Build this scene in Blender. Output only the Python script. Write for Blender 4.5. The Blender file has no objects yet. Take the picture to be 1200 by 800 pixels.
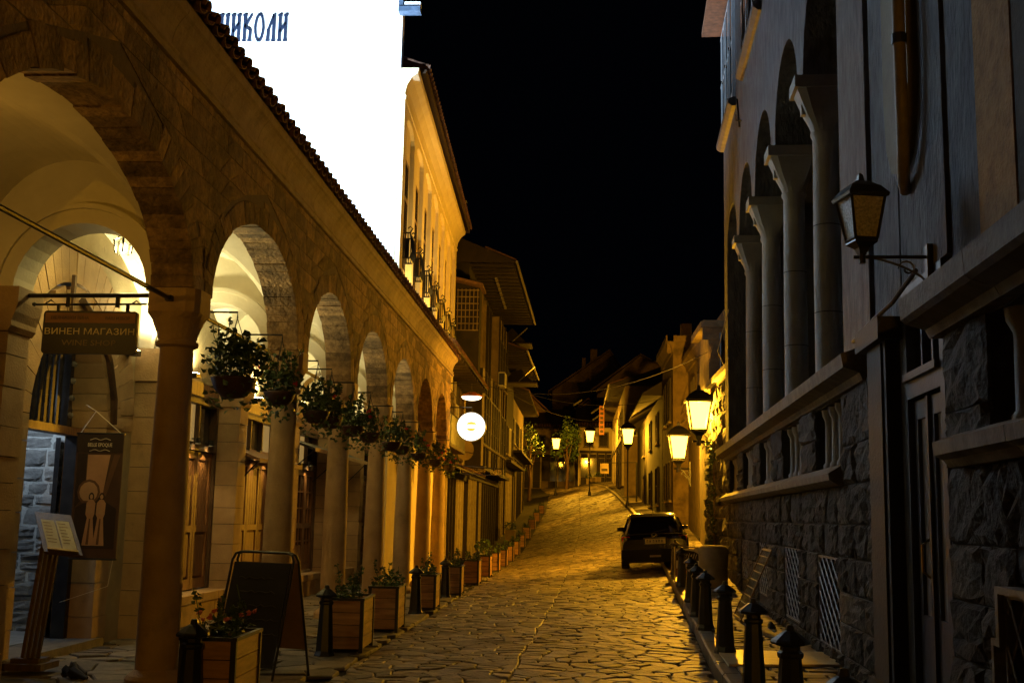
import bpy, math, random
from mathutils import Vector, Matrix
import numpy as np
R = math.radians
rng = random.Random(7)
scene = bpy.context.scene
COL = scene.collection

# ------------------------------------------------------------------ camera
CAM_H = 1.6
cd = bpy.data.cameras.new('camera'); cam = bpy.data.objects.new('camera', cd); COL.objects.link(cam)
cd.sensor_width = 36.0; cd.lens = 36.0*1350/1200; cd.clip_start = .05; cd.clip_end = 3000
_r0 = Vector((0.99815848, 0.05701741, 0.02070433)); _r1 = Vector((-0.01185868, -0.15131543, 0.98841439)); _r2 = Vector((0.05948971, -0.98683973, -0.15036062))
mw = Matrix(((_r0.x, _r1.x, _r2.x, 0), (_r0.y, _r1.y, _r2.y, 0), (_r0.z, _r1.z, _r2.z, CAM_H), (0, 0, 0, 1)))
cam.matrix_world = mw
scene.camera = cam

# ------------------------------------------------------------------ night sky
w = bpy.data.worlds.new('World'); scene.world = w; w.use_nodes = True
nt = w.node_tree; nt.nodes.clear()
wo = nt.nodes.new('ShaderNodeOutputWorld'); bg = nt.nodes.new('ShaderNodeBackground')
bg.inputs[0].default_value = (.35, .5, 1.0, 1); bg.inputs[1].default_value = .0008
nt.links.new(bg.outputs[0], wo.inputs[0])
scene.view_settings.view_transform = 'Standard'; scene.view_settings.look = 'None'
scene.view_settings.exposure = 0.0; scene.view_settings.gamma = 1.0
scene.cycles.use_denoising = True
scene.cycles.max_bounces = 6; scene.cycles.diffuse_bounces = 3; scene.cycles.glossy_bounces = 3
scene.cycles.transmission_bounces = 4
scene.cycles.sample_clamp_indirect = 4.0
scene.cycles.caustics_reflective = False; scene.cycles.caustics_refractive = False

SODIUM = (1.0, .49, .03)
# ------------------------------------------------------------------ object helpers
def tag(o, label=None, cat=None, group=None, kind=None):
    if label: o['label'] = label
    if cat: o['category'] = cat
    if group: o['group'] = group
    if kind: o['kind'] = kind
    return o
def thing(name, label, cat, loc=(0, 0, 0), rz=0, group=None):
    o = bpy.data.objects.new(name, None); COL.objects.link(o)
    o.location = loc; o.rotation_euler = (0, 0, rz); o.empty_display_size = .2
    return tag(o, label, cat, group)
def mesh(name, mb, mat, smooth=False):
    me = bpy.data.meshes.new(name); me.from_pydata(mb.v, [], mb.f)
    if mat: me.materials.append(mat)
    if smooth:
        me.polygons.foreach_set('use_smooth', [True]*len(me.polygons))
    me.update(); return me
def link(name, me, parent=None, world=False):
    o = bpy.data.objects.new(name, me); COL.objects.link(o)
    if parent is not None:
        o.parent = parent
        if world:   # mesh is in world coordinates: cancel the parent's transform
            p = parent; m = Matrix.Identity(4)
            while p is not None:
                m = Matrix.LocRotScale(p.location, p.rotation_euler, p.scale) @ p.matrix_parent_inverse @ Matrix.Identity(4) @ m if False else (Matrix.LocRotScale(p.location, p.rotation_euler, p.scale) @ m); p = p.parent
            if parent.type == 'EMPTY': o.matrix_parent_inverse = m.inverted()
    return o
def obj(name, mb, mat, parent=None, world=False, smooth=False, kind=None):
    o = link(name, mesh(name, mb, mat, smooth), parent, world)
    if kind: o['kind'] = kind
    return o
def struct(name, mb, mat, smooth=False):
    return obj(name, mb, mat, None, smooth=smooth, kind='structure')
def kids(o): return KIDS.get(o.name, [])
def copy_tree(o, parent=None):
    ch = [c for c in o.children]
    c = o.copy(); COL.objects.link(c)
    if parent is not None: c.parent = parent
    for k in ch: copy_tree(k, c)
    return c

class MB:
    def __init__(s): s.v = []; s.f = []
    def poly(s, pts):
        b = len(s.v); s.v += [tuple(p) for p in pts]; s.f.append(tuple(range(b, b+len(pts))))
    def hexa(s, p):  # p: 8 pts, bottom ring 0-3, top ring 4-7
        b = len(s.v); s.v += [tuple(q) for q in p]
        for f in ((3, 2, 1, 0), (4, 5, 6, 7), (0, 1, 5, 4), (1, 2, 6, 5), (2, 3, 7, 6), (3, 0, 4, 7)):
            s.f.append(tuple(b+i for i in f))
        return s
    def box(s, x0, x1, y0, y1, z0, z1):
        return s.hexa([(x0, y0, z0), (x1, y0, z0), (x1, y1, z0), (x0, y1, z0), (x0, y0, z1), (x1, y0, z1), (x1, y1, z1), (x0, y1, z1)])
    def fbox(s, F, u0, u1, v0, v1, n0, n1):
        return s.hexa([F(u0, v0, n0), F(u1, v0, n0), F(u1, v0, n1), F(u0, v0, n1), F(u0, v1, n0), F(u1, v1, n0), F(u1, v1, n1), F(u0, v1, n1)])
    def bbox(s, F, u0, u1, v0, v1, n0, n1, b=.01):  # front-bevelled box (n1 is the face)
        p = [F(u0, v0, n0), F(u1, v0, n0), F(u1, v1, n0), F(u0, v1, n0), F(u0, v0, n1-b), F(u1, v0, n1-b), F(u1, v1, n1-b), F(u0, v1, n1-b),
             F(u0+b, v0+b, n1), F(u1-b, v0+b, n1), F(u1-b, v1-b, n1), F(u0+b, v1-b, n1)]
        k = len(s.v); s.v += [tuple(q) for q in p]
        for i in range(4):
            j = (i+1) % 4
            s.f.append((k+i, k+j, k+4+j, k+4+i)); s.f.append((k+4+i, k+4+j, k+8+j, k+8+i))
        s.f.append((k+8, k+9, k+10, k+11)); s.f.append((k+3, k+2, k+1, k))
        return s
    def grid(s, rows, close=False):
        b = len(s.v); n = len(rows[0])
        for r in rows: s.v += [tuple(p) for p in r]
        for i in range(len(rows)-1):
            for j in range(n-1 if not close else n):
                k = (j+1) % n
                s.f.append((b+i*n+j, b+i*n+k, b+(i+1)*n+k, b+(i+1)*n+j))
        return s
    def tube(s, pts, r, n=8, caps=True):
        pts = [Vector(p) for p in pts]; rows = []; up = None
        for i, p in enumerate(pts):
            d = (pts[min(i+1, len(pts)-1)]-pts[max(i-1, 0)]).normalized()
            if up is None: up = Vector((0, 0, 1)) if abs(d.z) < .9 else Vector((1, 0, 0))
            a = d.cross(up).normalized(); up = a.cross(d).normalized()
            rr = r[i] if isinstance(r, (list, tuple)) else r
            rows.append([p+(a*math.cos(t*2*math.pi/n)+up*math.sin(t*2*math.pi/n))*rr for t in range(n)])
        s.grid(rows, True)
        if caps:
            b = len(s.v)-len(rows)*n
            s.f.append(tuple(b+i for i in range(n))); s.f.append(tuple(b+(len(rows)-1)*n+i for i in reversed(range(n))))
        return s
    def lathe(s, prof, c=(0, 0, 0), n=16, F=None, ang=2*math.pi):
        rows = []
        for r, z in prof:
            rows.append([(c[0]+r*math.cos(t*ang/n), c[1]+r*math.sin(t*ang/n), c[2]+z) for t in range(n if ang > 6.2 else n+1)])
        s.grid(rows, ang > 6.2); return s
    def prism(s, pts, F, n0, n1):  # pts (u,v)
        k = len(pts); b = len(s.v)
        s.v += [tuple(F(u, v, n0)) for u, v in pts]+[tuple(F(u, v, n1)) for u, v in pts]
        s.f.append(tuple(b+k+i for i in range(k))); s.f.append(tuple(b+i for i in reversed(range(k))))
        for i in range(k): j = (i+1) % k; s.f.append((b+i, b+j, b+k+j, b+k+i))
        return s
    def profile(s, prof, F, u0, u1, cap=True, cuts=1):  # prof (n,v) extruded along u
        rows = [[F(u0+(u1-u0)*t/cuts, v, n) for n, v in prof] for t in range(cuts+1)]
        s.grid(rows)
        if cap:
            s.poly([F(u0, v, n) for n, v in prof]); s.poly([F(u1, v, n) for n, v in reversed(prof)])
        return s
    def join(s, o):
        b = len(s.v); s.v += o.v; s.f += [tuple(b+i for i in f) for f in o.f]; return s

def stone(F, q, d, g=4, bulge=.5, rough=.3, gap=.008, seed=None):
    """rough-faced stone on frame F filling quad q [(u,v)*4 ccw] standing d proud"""
    m = MB(); r = rng
    cu = sum(p[0] for p in q)/4; cv = sum(p[1] for p in q)/4
    w_ = max(abs(q[1][0]-q[0][0]), abs(q[2][0]-q[3][0]), .05); h_ = max(abs(q[3][1]-q[0][1]), abs(q[2][1]-q[1][1]), .05)
    def at(a, b):
        u = (q[0][0]*(1-a)+q[1][0]*a)*(1-b)+(q[3][0]*(1-a)+q[2][0]*a)*b
        v = (q[0][1]*(1-b)+q[3][1]*b)*(1-a)+(q[1][1]*(1-b)+q[2][1]*b)*a
        return u+(cu-u)*min(.5, 2*gap/w_), v+(cv-v)*min(.5, 2*gap/h_)
    rows = []
    for i in range(g):
        row = []
        for j in range(g):
            ed = (i in (0, g-1)) or (j in (0, g-1))
            a = j/(g-1); b = i/(g-1)
            if ed:
                n = d*(.45+rough*(r.random()-.5)*.5); ja = jb = 0
                if g > 3:
                    a = a*(1-.0)+0; b = b
            else:
                n = d*(1+rough*(r.random()-.5)*2*bulge); ja = (r.random()-.5)*.12; jb = (r.random()-.5)*.12
                # pull inner vertices outwards to give a short bevel
                a = .5+(a-.5)*1.25+ja; b = .5+(b-.5)*1.25+jb
            u, v = at(a, b)
            if ed: u += (r.random()-.5)*gap; v += (r.random()-.5)*gap
            row.append(F(u, v, n))
        rows.append(row)
    m.grid(rows)
    # sides back to the joint
    ring = [(0, j) for j in range(g)]+[(i, g-1) for i in range(1, g)]+[(g-1, j) for j in range(g-2, -1, -1)]+[(i, 0) for i in range(g-2, 0, -1)]
    def uv(i, j): return at(j/(g-1), i/(g-1))
    base = len(m.v); k = len(ring)
    for i, j in ring:
        u, v = uv(i, j); m.v.append(tuple(F(u, v, -.01)))
    for t in range(k):
        t2 = (t+1) % k; i, j = ring[t]; i2, j2 = ring[t2]
        m.f.append((base+t, base+t2, i2*g+j2, i*g+j))
    return m

# ------------------------------------------------------------------ materials
MATS = {}
def mat(name, col, col2=None, rough=.8, scale=6.0, bump=.0, bscale=None, rnd=.0, metal=0, dirt=None, emis=None, estr=0, spec=.5, stretch=(1, 1, 1), island=False, coat=0):
    if name in MATS: return MATS[name]
    m = bpy.data.materials.new(name); m.use_nodes = True; t = m.node_tree; N = t.nodes; L = t.links
    b = N['Principled BSDF']; b.inputs['Roughness'].default_value = rough; b.inputs['Metallic'].default_value = metal
    b.inputs['Specular IOR Level'].default_value = spec
    b.inputs['Coat Weight'].default_value = coat
    if col2 is None: col2 = tuple(c*.75 for c in col)
    geo = N.new('ShaderNodeNewGeometry'); mp = N.new('ShaderNodeMapping'); mp.inputs['Scale'].default_value = stretch
    L.new(geo.outputs['Position'], mp.inputs['Vector'])
    no = N.new('ShaderNodeTexNoise'); no.inputs['Scale'].default_value = scale; no.inputs['Detail'].default_value = 6; no.inputs['Roughness'].default_value = .6
    L.new(mp.outputs[0], no.inputs['Vector'])
    ra = N.new('ShaderNodeValToRGB'); ra.color_ramp.elements[0].position = .32; ra.color_ramp.elements[1].position = .68
    ra.color_ramp.elements[0].color = (*col2, 1); ra.color_ramp.elements[1].color = (*col, 1)
    L.new(no.outputs['Fac'], ra.inputs[0]); out = ra.outputs[0]
    if dirt:
        n2 = N.new('ShaderNodeTexNoise'); n2.inputs['Scale'].default_value = dirt[1]; n2.inputs['Detail'].default_value = 8; n2.inputs['Roughness'].default_value = .7
        L.new(mp.outputs[0], n2.inputs['Vector'])
        r2 = N.new('ShaderNodeValToRGB'); r2.color_ramp.elements[0].position = dirt[2]; r2.color_ramp.elements[1].position = dirt[2]+.2
        L.new(n2.outputs['Fac'], r2.inputs[0])
        mx = N.new('ShaderNodeMix'); mx.data_type = 'RGBA'; L.new(r2.outputs[0], mx.inputs[0]); L.new(out, mx.inputs[6]); mx.inputs[7].default_value = (*dirt[0], 1)
        out = mx.outputs[2]
    if rnd:
        oi = N.new('ShaderNodeObjectInfo'); ad = N.new('ShaderNodeMath'); ad.operation = 'ADD'; L.new(oi.outputs['Random'], ad.inputs[0]); L.new(geo.outputs['Random Per Island'], ad.inputs[1])
        fr = N.new('ShaderNodeMath'); fr.operation = 'FRACT'; L.new(ad.outputs[0], fr.inputs[0])
        mr = N.new('ShaderNodeMapRange'); mr.inputs[3].default_value = 1-rnd; mr.inputs[4].default_value = 1+rnd; L.new(fr.outputs[0], mr.inputs[0])
        vm = N.new('ShaderNodeVectorMath'); vm.operation = 'SCALE'; L.new(out, vm.inputs[0]); L.new(mr.outputs[0], vm.inputs['Scale']); out = vm.outputs[0]
    L.new(out, b.inputs['Base Color'])
    if bump:
        nb = N.new('ShaderNodeTexNoise'); nb.inputs['Scale'].default_value = bscale or scale*4; nb.inputs['Detail'].default_value = 5
        L.new(mp.outputs[0], nb.inputs['Vector'])
        bp = N.new('ShaderNodeBump'); bp.inputs['Strength'].default_value = 1.0; bp.inputs['Distance'].default_value = bump
        L.new(nb.outputs['Fac'], bp.inputs['Height']); L.new(bp.outputs[0], b.inputs['Normal'])
    if emis:
        b.inputs['Emission Color'].default_value = (*emis, 1); b.inputs['Emission Strength'].default_value = estr
    MATS[name] = m; return m
def emit(name, col, s):
    if name in MATS: return MATS[name]
    m = bpy.data.materials.new(name); m.use_nodes = True; N = m.node_tree.nodes
    b = N['Principled BSDF']; b.inputs['Base Color'].default_value = (.8, .8, .8, 1)
    b.inputs['Emission Color'].default_value = (*col, 1); b.inputs['Emission Strength'].default_value = s
    MATS[name] = m; return m
def glow_glass(name, col, s, tint=(1, .9, .6)):
    if name in MATS: return MATS[name]
    m = bpy.data.materials.new(name); m.use_nodes = True; t = m.node_tree; N = t.nodes; N.remove(N['Principled BSDF']); o = N['Material Output']
    tr = N.new('ShaderNodeBsdfTransparent'); tr.inputs[0].default_value = (*tint, 1); e = N.new('ShaderNodeEmission'); e.inputs[0].default_value = (*col, 1); e.inputs[1].default_value = s
    a = N.new('ShaderNodeAddShader'); t.links.new(tr.outputs[0], a.inputs[0]); t.links.new(e.outputs[0], a.inputs[1]); t.links.new(a.outputs[0], o.inputs[0])
    MATS[name] = m; return m
def glass(name, col, rough=.05, spec=.6):
    if name in MATS: return MATS[name]
    m = bpy.data.materials.new(name); m.use_nodes = True; b = m.node_tree.nodes['Principled BSDF']
    b.inputs['Base Color'].default_value = (*col, 1); b.inputs['Roughness'].default_value = rough; b.inputs['Specular IOR Level'].default_value = spec
    b.inputs['Coat Weight'].default_value = .5
    MATS[name] = m; return m
def clear_glass(name, tint=(.9, .95, .9), rough=.02):
    if name in MATS: return MATS[name]
    m = bpy.data.materials.new(name); m.use_nodes = True; t = m.node_tree; N = t.nodes
    N.remove(N['Principled BSDF']); o = N['Material Output']
    tr = N.new('ShaderNodeBsdfTransparent'); tr.inputs[0].default_value = (*tint, 1); g = N.new('ShaderNodeBsdfGlossy'); g.inputs['Roughness'].default_value = rough
    fr = N.new('ShaderNodeFresnel'); fr.inputs[0].default_value = 1.5
    mx = N.new('ShaderNodeMixShader'); t.links.new(fr.outputs[0], mx.inputs[0]); t.links.new(tr.outputs[0], mx.inputs[1]); t.links.new(g.outputs[0], mx.inputs[2]); t.links.new(mx.outputs[0], o.inputs[0])
    MATS[name] = m; return m

M_ARC = lambda: mat('arcade_stone', (.38, .25, .12), (.14, .088, .043), .92, 9, .03, 24, rnd=.45, dirt=((.06, .04, .022), 1.6, .48))
M_MORT = lambda: mat('old_mortar', (.17, .125, .08), (.10, .075, .05), .95, 8, .008, 40)
M_COLM = lambda: mat('column_stone', (.46, .32, .165), (.33, .22, .11), .8, 3.0, .006, 45, dirt=((.2, .15, .09), 2.0, .58))
M_CORN = lambda: mat('cornice_stone', (.38, .29, .18), (.22, .16, .09), .85, 3.5, .008, 30, dirt=((.14, .10, .06), 2.6, .55))
M_PLAS = lambda: mat('vault_plaster', (.74, .70, .58), (.60, .56, .45), .9, 1.6, .003, 25)
M_BACK = lambda: mat('ochre_plaster', (.45, .37, .22), (.32, .26, .15), .9, 2.2, .005, 30)
M_TILE = lambda: mat('clay_tile', (.26, .13, .08), (.12, .07, .05), .85, 7, .006, 40, rnd=.3)
M_COB = lambda: mat('flagstone', (.22, .175, .12), (.075, .06, .042), .6, 6, .016, 22, rnd=.6, spec=.45)
M_JOINT = lambda: mat('joint_dirt', (.022, .018, .014), (.012, .010, .008), .95, 20, .01, 60)
M_SIDE = lambda: mat('pavement_stone', (.15, .12, .085), (.07, .058, .042), .75, 5, .012, 18, rnd=.45)
M_KERB = lambda: mat('kerb_stone', (.20, .17, .13), (.10, .085, .065), .55, 6, .008, 25, rnd=.25)
M_RST = lambda: mat('rusticated_stone', (.075, .07, .06), (.026, .024, .021), .95, 9, .030, 20, rnd=.45, dirt=((.02, .02, .018), 1.9, .52))
M_RMO = lambda: mat('dark_mortar', (.045, .042, .038), (.028, .026, .024), .95, 10, .01, 40)
M_RPL = lambda: mat('rough_grey_render', (.145, .16, .185), (.062, .07, .085), .92, 7, .03, 22, stretch=(1, 1, .35), dirt=((.06, .06, .06), 1.3, .6))
M_ROC = lambda: mat('ochre_render', (.36, .19, .06), (.20, .10, .03), .92, 7, .015, 28, dirt=((.12, .07, .03), 5, .57))  # orange of a lamp beam, painted into the wall colour
M_RCO = lambda: mat('loggia_column_stone', (.33, .335, .33), (.23, .232, .225), .7, 2.2, .004, 35)
M_SILL = lambda: mat('sill_stone', (.17, .155, .135), (.085, .078, .068), .8, 5, .008, 25, rnd=.15, dirt=((.09, .085, .075), 4, .56))
M_IRON = lambda: mat('black_iron', (.012, .012, .012), (.006, .006, .006), .4, 14, .002, 60)
M_WOOD = lambda: mat('planter_wood', (.42, .22, .09), (.22, .11, .045), .6, 3, .004, 30, rnd=.2, stretch=(1, 1, 7))
M_DWD = lambda: mat('dark_wood', (.10, .055, .025), (.045, .025, .012), .55, 4, .004, 30, rnd=.2, stretch=(6, 6, 1))
M_MWD = lambda: mat('varnished_wood', (.30, .15, .055), (.15, .07, .025), .45, 4, .004, 30, rnd=.15, stretch=(6, 6, 1))
M_LEAF = lambda: mat('leaf_green', (.075, .13, .035), (.03, .06, .018), .5, 9, 0, rnd=.45)
M_RED = lambda: mat('geranium_red', (.65, .03, .02), (.45, .02, .015), .5, 9, 0)
M_PINK = lambda: mat('petunia_pink', (.7, .22, .2), (.5, .12, .12), .5, 9, 0)
M_YEL = lambda: mat('cream_render', (.76, .66, .42), (.66, .55, .33), .9, 2.5, .004, 30)
M_WHT = lambda: mat('white_render', (.8, .8, .8), (.72, .73, .74), .9, 1.5, .003, 20)
M_DRK = lambda: mat('dark_void', (.012, .011, .010), (.008, .007, .006), .9, 4)
# ================================================================== GROUND
_GY = [-30, 0, 15, 22, 30, 36, 43, 50, 56, 67, 80, 92, 100, 106, 112, 125, 160, 400]
_GL = [0, 0, 0, -.03, -.05, -.08, -.10, .05, .33, 1.0, 1.7, 2.6, 3.5, 4.1, 4.5, 4.6, 4.6, 4.6]
_GR = [0, 0, 0, .05, .33, .55, .85, 1.2, 1.55, 2.2, 3.1, 4.1, 4.7, 4.92, 4.9, 4.7, 4.6, 4.6]
def gz(x, y):
    def sm(tab):
        return sum(float(np.interp(y+o, _GY, tab)) for o in (-3, -1, 1, 3))/4
    t = (x+2.6)/5.0; t = max(-.25, min(1.25, t))
    return sm(_GL)*(1-t)+sm(_GR)*t
KY = [0, 8, 12.9, 17.2, 24, 31, 40, 52, 65, 80, 92, 100, 106, 112]
KX = [1.15, 1.33, 1.47, 1.70, 2.0, 2.25, 2.6, 2.75, 2.75, 2.55, 2.1, 1.4, .4, -.8]
def kx(y): return float(np.interp(y, KY, KX))
LFY = [0, 85, 100, 110]; LFX = [-2.4, -2.4, -2.6, -3.6]
WX = lambda y: 2.28+.041*y      # right facade plane
BACKX = -5.7

m = MB()
ys = list(np.arange(-25, 130, 1.5))+[140, 170, 220, 300, 400]; xs = [-80, -40, -20, -10, -6.5, -5.6, -4, -3, -2, -1, 0, 1, 1.5, 2, 2.5, 3, 3.5, 4.2, 6, 10, 20, 40, 80]
m.grid([[(x, y, gz(x, y)-.045) for x in xs] for y in ys])
struct('ground', m, M_JOINT(), smooth=True)

def clip(poly, px, py, nx, ny):   # keep (p-P).n <= 0
    out = []; k = len(poly)
    for i in range(k):
        a = poly[i]; b = poly[(i+1) % k]
        da = (a[0]-px)*nx+(a[1]-py)*ny; db = (b[0]-px)*nx+(b[1]-py)*ny
        if da <= 0: out.append(a)
        if (da < 0 < db) or (db < 0 < da):
            t = da/(da-db); out.append((a[0]+(b[0]-a[0])*t, a[1]+(b[1]-a[1])*t))
    return out
def seg_clip(poly, fx, y, side):  # clip against polyline x=fx(y) locally; side=+1 keep x<fx
    x0 = fx(y-.5); x1 = fx(y+.5); dx = x1-x0; L = math.hypot(dx, 1)
    return clip(poly, fx(y), y, side/L, -side*dx/L)
def cells(y0, y1, sx, sy, lo, hi, seam=None, seed=1):
    r = random.Random(seed); rows = []; y = y0
    while y < y1:
        f = 1+max(0, y-45)/60
        dy = sy*f; row = []; x = lo(y)-sx*r.random(); 
        while x < hi(y)+sx:
            row.append((x+(r.random()-.5)*sx*.55, y+(r.random()-.5)*dy*.75)); x += sx*f*(.55 if r.random() < .3 else 1.2)
        rows.append(row); y += dy
    for i, row in enumerate(rows):
        for j, (cx, cy) in enumerate(row):
            if cx < lo(cy)-.05 or cx > hi(cy)+.05: continue
            f = 1+max(0, cy-45)/60; Rr = max(sx, sy)*1.6*f
            poly = [(cx-Rr, cy-Rr), (cx+Rr, cy-Rr), (cx+Rr, cy+Rr), (cx-Rr, cy+Rr)]
            for ii in range(max(0, i-4), min(len(rows), i+5)):
                for (ox, oy) in rows[ii]:
                    if (ox, oy) == (cx, cy) or abs(ox-cx) > 2*Rr or abs(oy-cy) > 2*Rr: continue
                    if seam and ((ox < seam(oy)) != (cx < seam(cy))): continue
                    dx = ox-cx; dy = oy-cy
                    poly = clip(poly, cx+dx/2, cy+dy/2, dx, dy)
                    if len(poly) < 3: break
                if len(poly) < 3: break
            if len(poly) < 3: continue
            poly = seg_clip(poly, lo, cy, -1)
            if len(poly) >= 3: poly = seg_clip(poly, hi, cy, 1)
            if seam and len(poly) >= 3: poly = seg_clip(poly, (lambda t: seam(t)-.001) if cx < seam(cy) else (lambda t: seam(t)+.001), cy, 1 if cx < seam(cy) else -1)
            if len(poly) < 3: continue
            A = sum(poly[t][0]*poly[(t+1) % len(poly)][1]-poly[(t+1) % len(poly)][0]*poly[t][1] for t in range(len(poly)))/2
            if A < .006: continue
            yield cx, cy, poly
def pave_stone(cx, cy, poly, dz, r, h=.04):
    mx = sum(p[0] for p in poly)/len(poly); my = sum(p[1] for p in poly)/len(poly)
    m = MB(); k = len(poly); lift = (r.random()-.5)*.010; tx = (r.random()-.5)*.09; ty = (r.random()-.5)*.12
    def ring(inset, z, tilt=1):
        o = []
        for x, y in poly:
            d = math.hypot(x-mx, y-my); s = max(.3, 1-inset/max(d, .02)); X = mx+(x-mx)*s; Y = my+(y-my)*s
            o.append((X, Y, gz(X, Y)+dz+z+tilt*(lift+tx*(X-mx)+ty*(Y-my))))
        return o
    a = ring(.010, -h, 0); b = ring(.014, -.009); c = ring(.03, .0)
    m.v = a+b+c
    for i in range(k):
        j = (i+1) % k; m.f.append((i, j, k+j, k+i)); m.f.append((k+i, k+j, 2*k+j, 2*k+i))
    m.f.append(tuple(2*k+i for i in range(k)))
    return m
seam = lambda y: float(np.interp(y, [0, 12.2, 25.8, 60, 110], [-.95, -.68, -.37, .1, 0]))+.018*math.sin(y*2.1)+.012*math.sin(y*5.3+1)
def lay(name, gen, dz, mt, limit, near, seed, zmin=0):
    r = random.Random(seed); rest = MB(); st = []
    for cx, cy, poly in gen: st.append((cy+abs(cx)*.3, cx, cy, poly))
    st.sort(key=lambda t: t[0]); base = None; n = 0
    parts = []
    for _, cx, cy, poly in st:
        ms = pave_stone(cx, cy, poly, dz, r)
        inview = cy > 10.6 and abs(cx+.04*cy+.1) < cy*.47
        if inview and len(parts) < limit and cy < near: parts.append(ms)
        else: rest.join(ms)
    rest_o = struct(name, rest, mt)
    for p in parts: obj('flagstone', p, mt, rest_o)
    return rest_o
road = lay('street', cells(2.0, 111, .30, .18, lambda y: float(np.interp(y, LFY, LFX)), lambda y: kx(y)-.02, seam, 3), 0.0, M_COB(), 300, 40, 11)
lp = lay('left_pavement', cells(4.0, 50, .50, .34, lambda y: -5.75 if y < 33 else -4.6, lambda y: -2.42, None, 5), .012, M_SIDE(), 200, 24, 12)
# right pavement: narrow courses of setts laid across, with kerb
r = random.Random(4); rest = MB(); parts = []; y = 3.0
while y < 100:
    dy = .21+.05*r.random(); a = kx(y)+.17; b = min(WX(y), 6.4 if y < 28 else 4.3)+.1
    x = a
    while x < b-.05:
        wd = min(b-x, .3+.35*r.random()); 
        if b-x-wd < .1: wd = b-x
        if y > 45: wd = b-x
        poly = [(x+.004, y+.004), (x+wd-.004, y+.004), (x+wd-.004, y+dy-.004), (x+.004, y+dy-.004)]
        ms = pave_stone(x+wd/2, y+dy/2, poly, .12, r, .04)
        (parts if (11 < y < 26 and len(parts) < 160) else rest.v and [] or parts).append(ms) if (11 < y < 26 and len(parts) < 160) else rest.join(ms)
        x += wd
    y += dy if y < 45 else dy
rp = struct('right_pavement', rest, M_SIDE())
for p in parts: obj('paving_sett', p, M_SIDE(), rp)
r = random.Random(9); rest = MB(); y = 2.0; bed = MB(); kp = []
while y < 108:
    L = .75+.4*r.random(); y2 = y+L; ms = MB(); o = (r.random()-.5)*.015
    for q in [0]:
        x0 = kx(y)+o; x1 = kx(y2)+o; z0 = gz(x0, y); z1 = gz(x1, y2); h = .125+(r.random()-.5)*.012; c = .02; g_ = .006
        P = [(x0, y+g_, z0-.05), (x0+.17, y+g_, z0-.05), (x1+.17, y2-g_, z1-.05), (x1, y2-g_, z1-.05),
             (x0, y+g_, z0+h-c), (x0+.17, y+g_, z0+h), (x1+.17, y2-g_, z1+h), (x1, y2-g_, z1+h-c),
             (x0+c, y+g_, z0+h), (x1+c, y2-g_, z1+h)]
        ms.v = P; ms.f = [(0, 1, 5, 8, 4), (3, 7, 9, 6, 2), (0, 4, 7, 3), (4, 8, 9, 7), (8, 5, 6, 9), (1, 2, 6, 5)]
    if 10 < y < 45: kp.append(ms)
    else: rest.join(ms)
    y = y2
for yy in np.arange(2, 106, 2.0):
    bed.hexa([(kx(yy)+.17, yy, gz(2, yy)-.05), (7, yy, gz(2, yy)-.05), (7, yy+2, gz(2, yy+2)-.05), (kx(yy+2)+.17, yy+2, gz(2, yy+2)-.05),
              (kx(yy)+.17, yy, gz(2, yy)+.09), (7, yy, gz(2.4, yy)+.09), (7, yy+2, gz(2.4, yy+2)+.09), (kx(yy+2)+.17, yy+2, gz(2, yy+2)+.09)])
struct('pavement_bed', bed, M_JOINT())
kb = struct('kerb', rest, M_KERB())
for p in kp: obj('kerb_stone', p, M_KERB(), kb)
# ================================================================== ARCADE (left)
FL = lambda u, v, n: (-3.6+n, u, v)
ZS = 3.64; CY = [1.9, 6.0, 10.55, 14.6, 18.05, 21.55, 25.05, 28.3, 31.35]   # column centres
COLR = .165
arc = thing('stone_arcade', 'long low stone arcade of round arches on slim columns with tiled eave along the street', 'arcade', (-3.8, 20, 0))
A_arch = []
for i in range(len(CY)-1):
    hw0 = .30; hw1 = .26; y0_, y1_ = CY[i]+hw0, CY[i+1]-hw1; A_arch.append(((y0_+y1_)/2, (y1_-y0_)/2, 1.12 if i != 1 else 1.07))
WT = .38                                   # wall thickness
def arch_pt(c, a, b, t): return (c+a*math.cos(t), ZS+b*math.sin(t))
# backing wall with openings
m = MB(); NSEG = 20; YE = 31.75; TOP = 5.9
for (c, a, b) in A_arch:
    pts = [arch_pt(c, a+.02, b+.02, math.pi-math.pi*k/NSEG) for k in range(NSEG+1)]
    for k in range(NSEG):
        (y0, z0), (y1, z1) = pts[k], pts[k+1]
        m.poly([FL(y0, z0, 0), FL(y1, z1, 0), FL(y1, TOP, 0), FL(y0, TOP, 0)])
        m.poly([FL(y1, z1, -WT), FL(y0, z0, -WT), FL(y0, TOP, -WT), FL(y1, TOP, -WT)])
        m.poly([FL(y0, z0, 0), FL(y0, z0, -WT), FL(y1, z1, -WT), FL(y1, z1, 0)])
for i, y in enumerate(CY):
    y0 = A_arch[i-1][0]+A_arch[i-1][1]+.02 if i > 0 else CY[0]-.6
    y1 = A_arch[i][0]-A_arch[i][1]-.02 if i < len(A_arch) else YE
    m.fbox(FL, y0, y1, ZS, TOP, -WT, 0)
m.poly([FL(CY[0]-.6, TOP, 0), FL(YE, TOP, 0), FL(YE, TOP, -WT), FL(CY[0]-.6, TOP, -WT)])
obj('wall', m, M_MORT(), arc, True)
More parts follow.
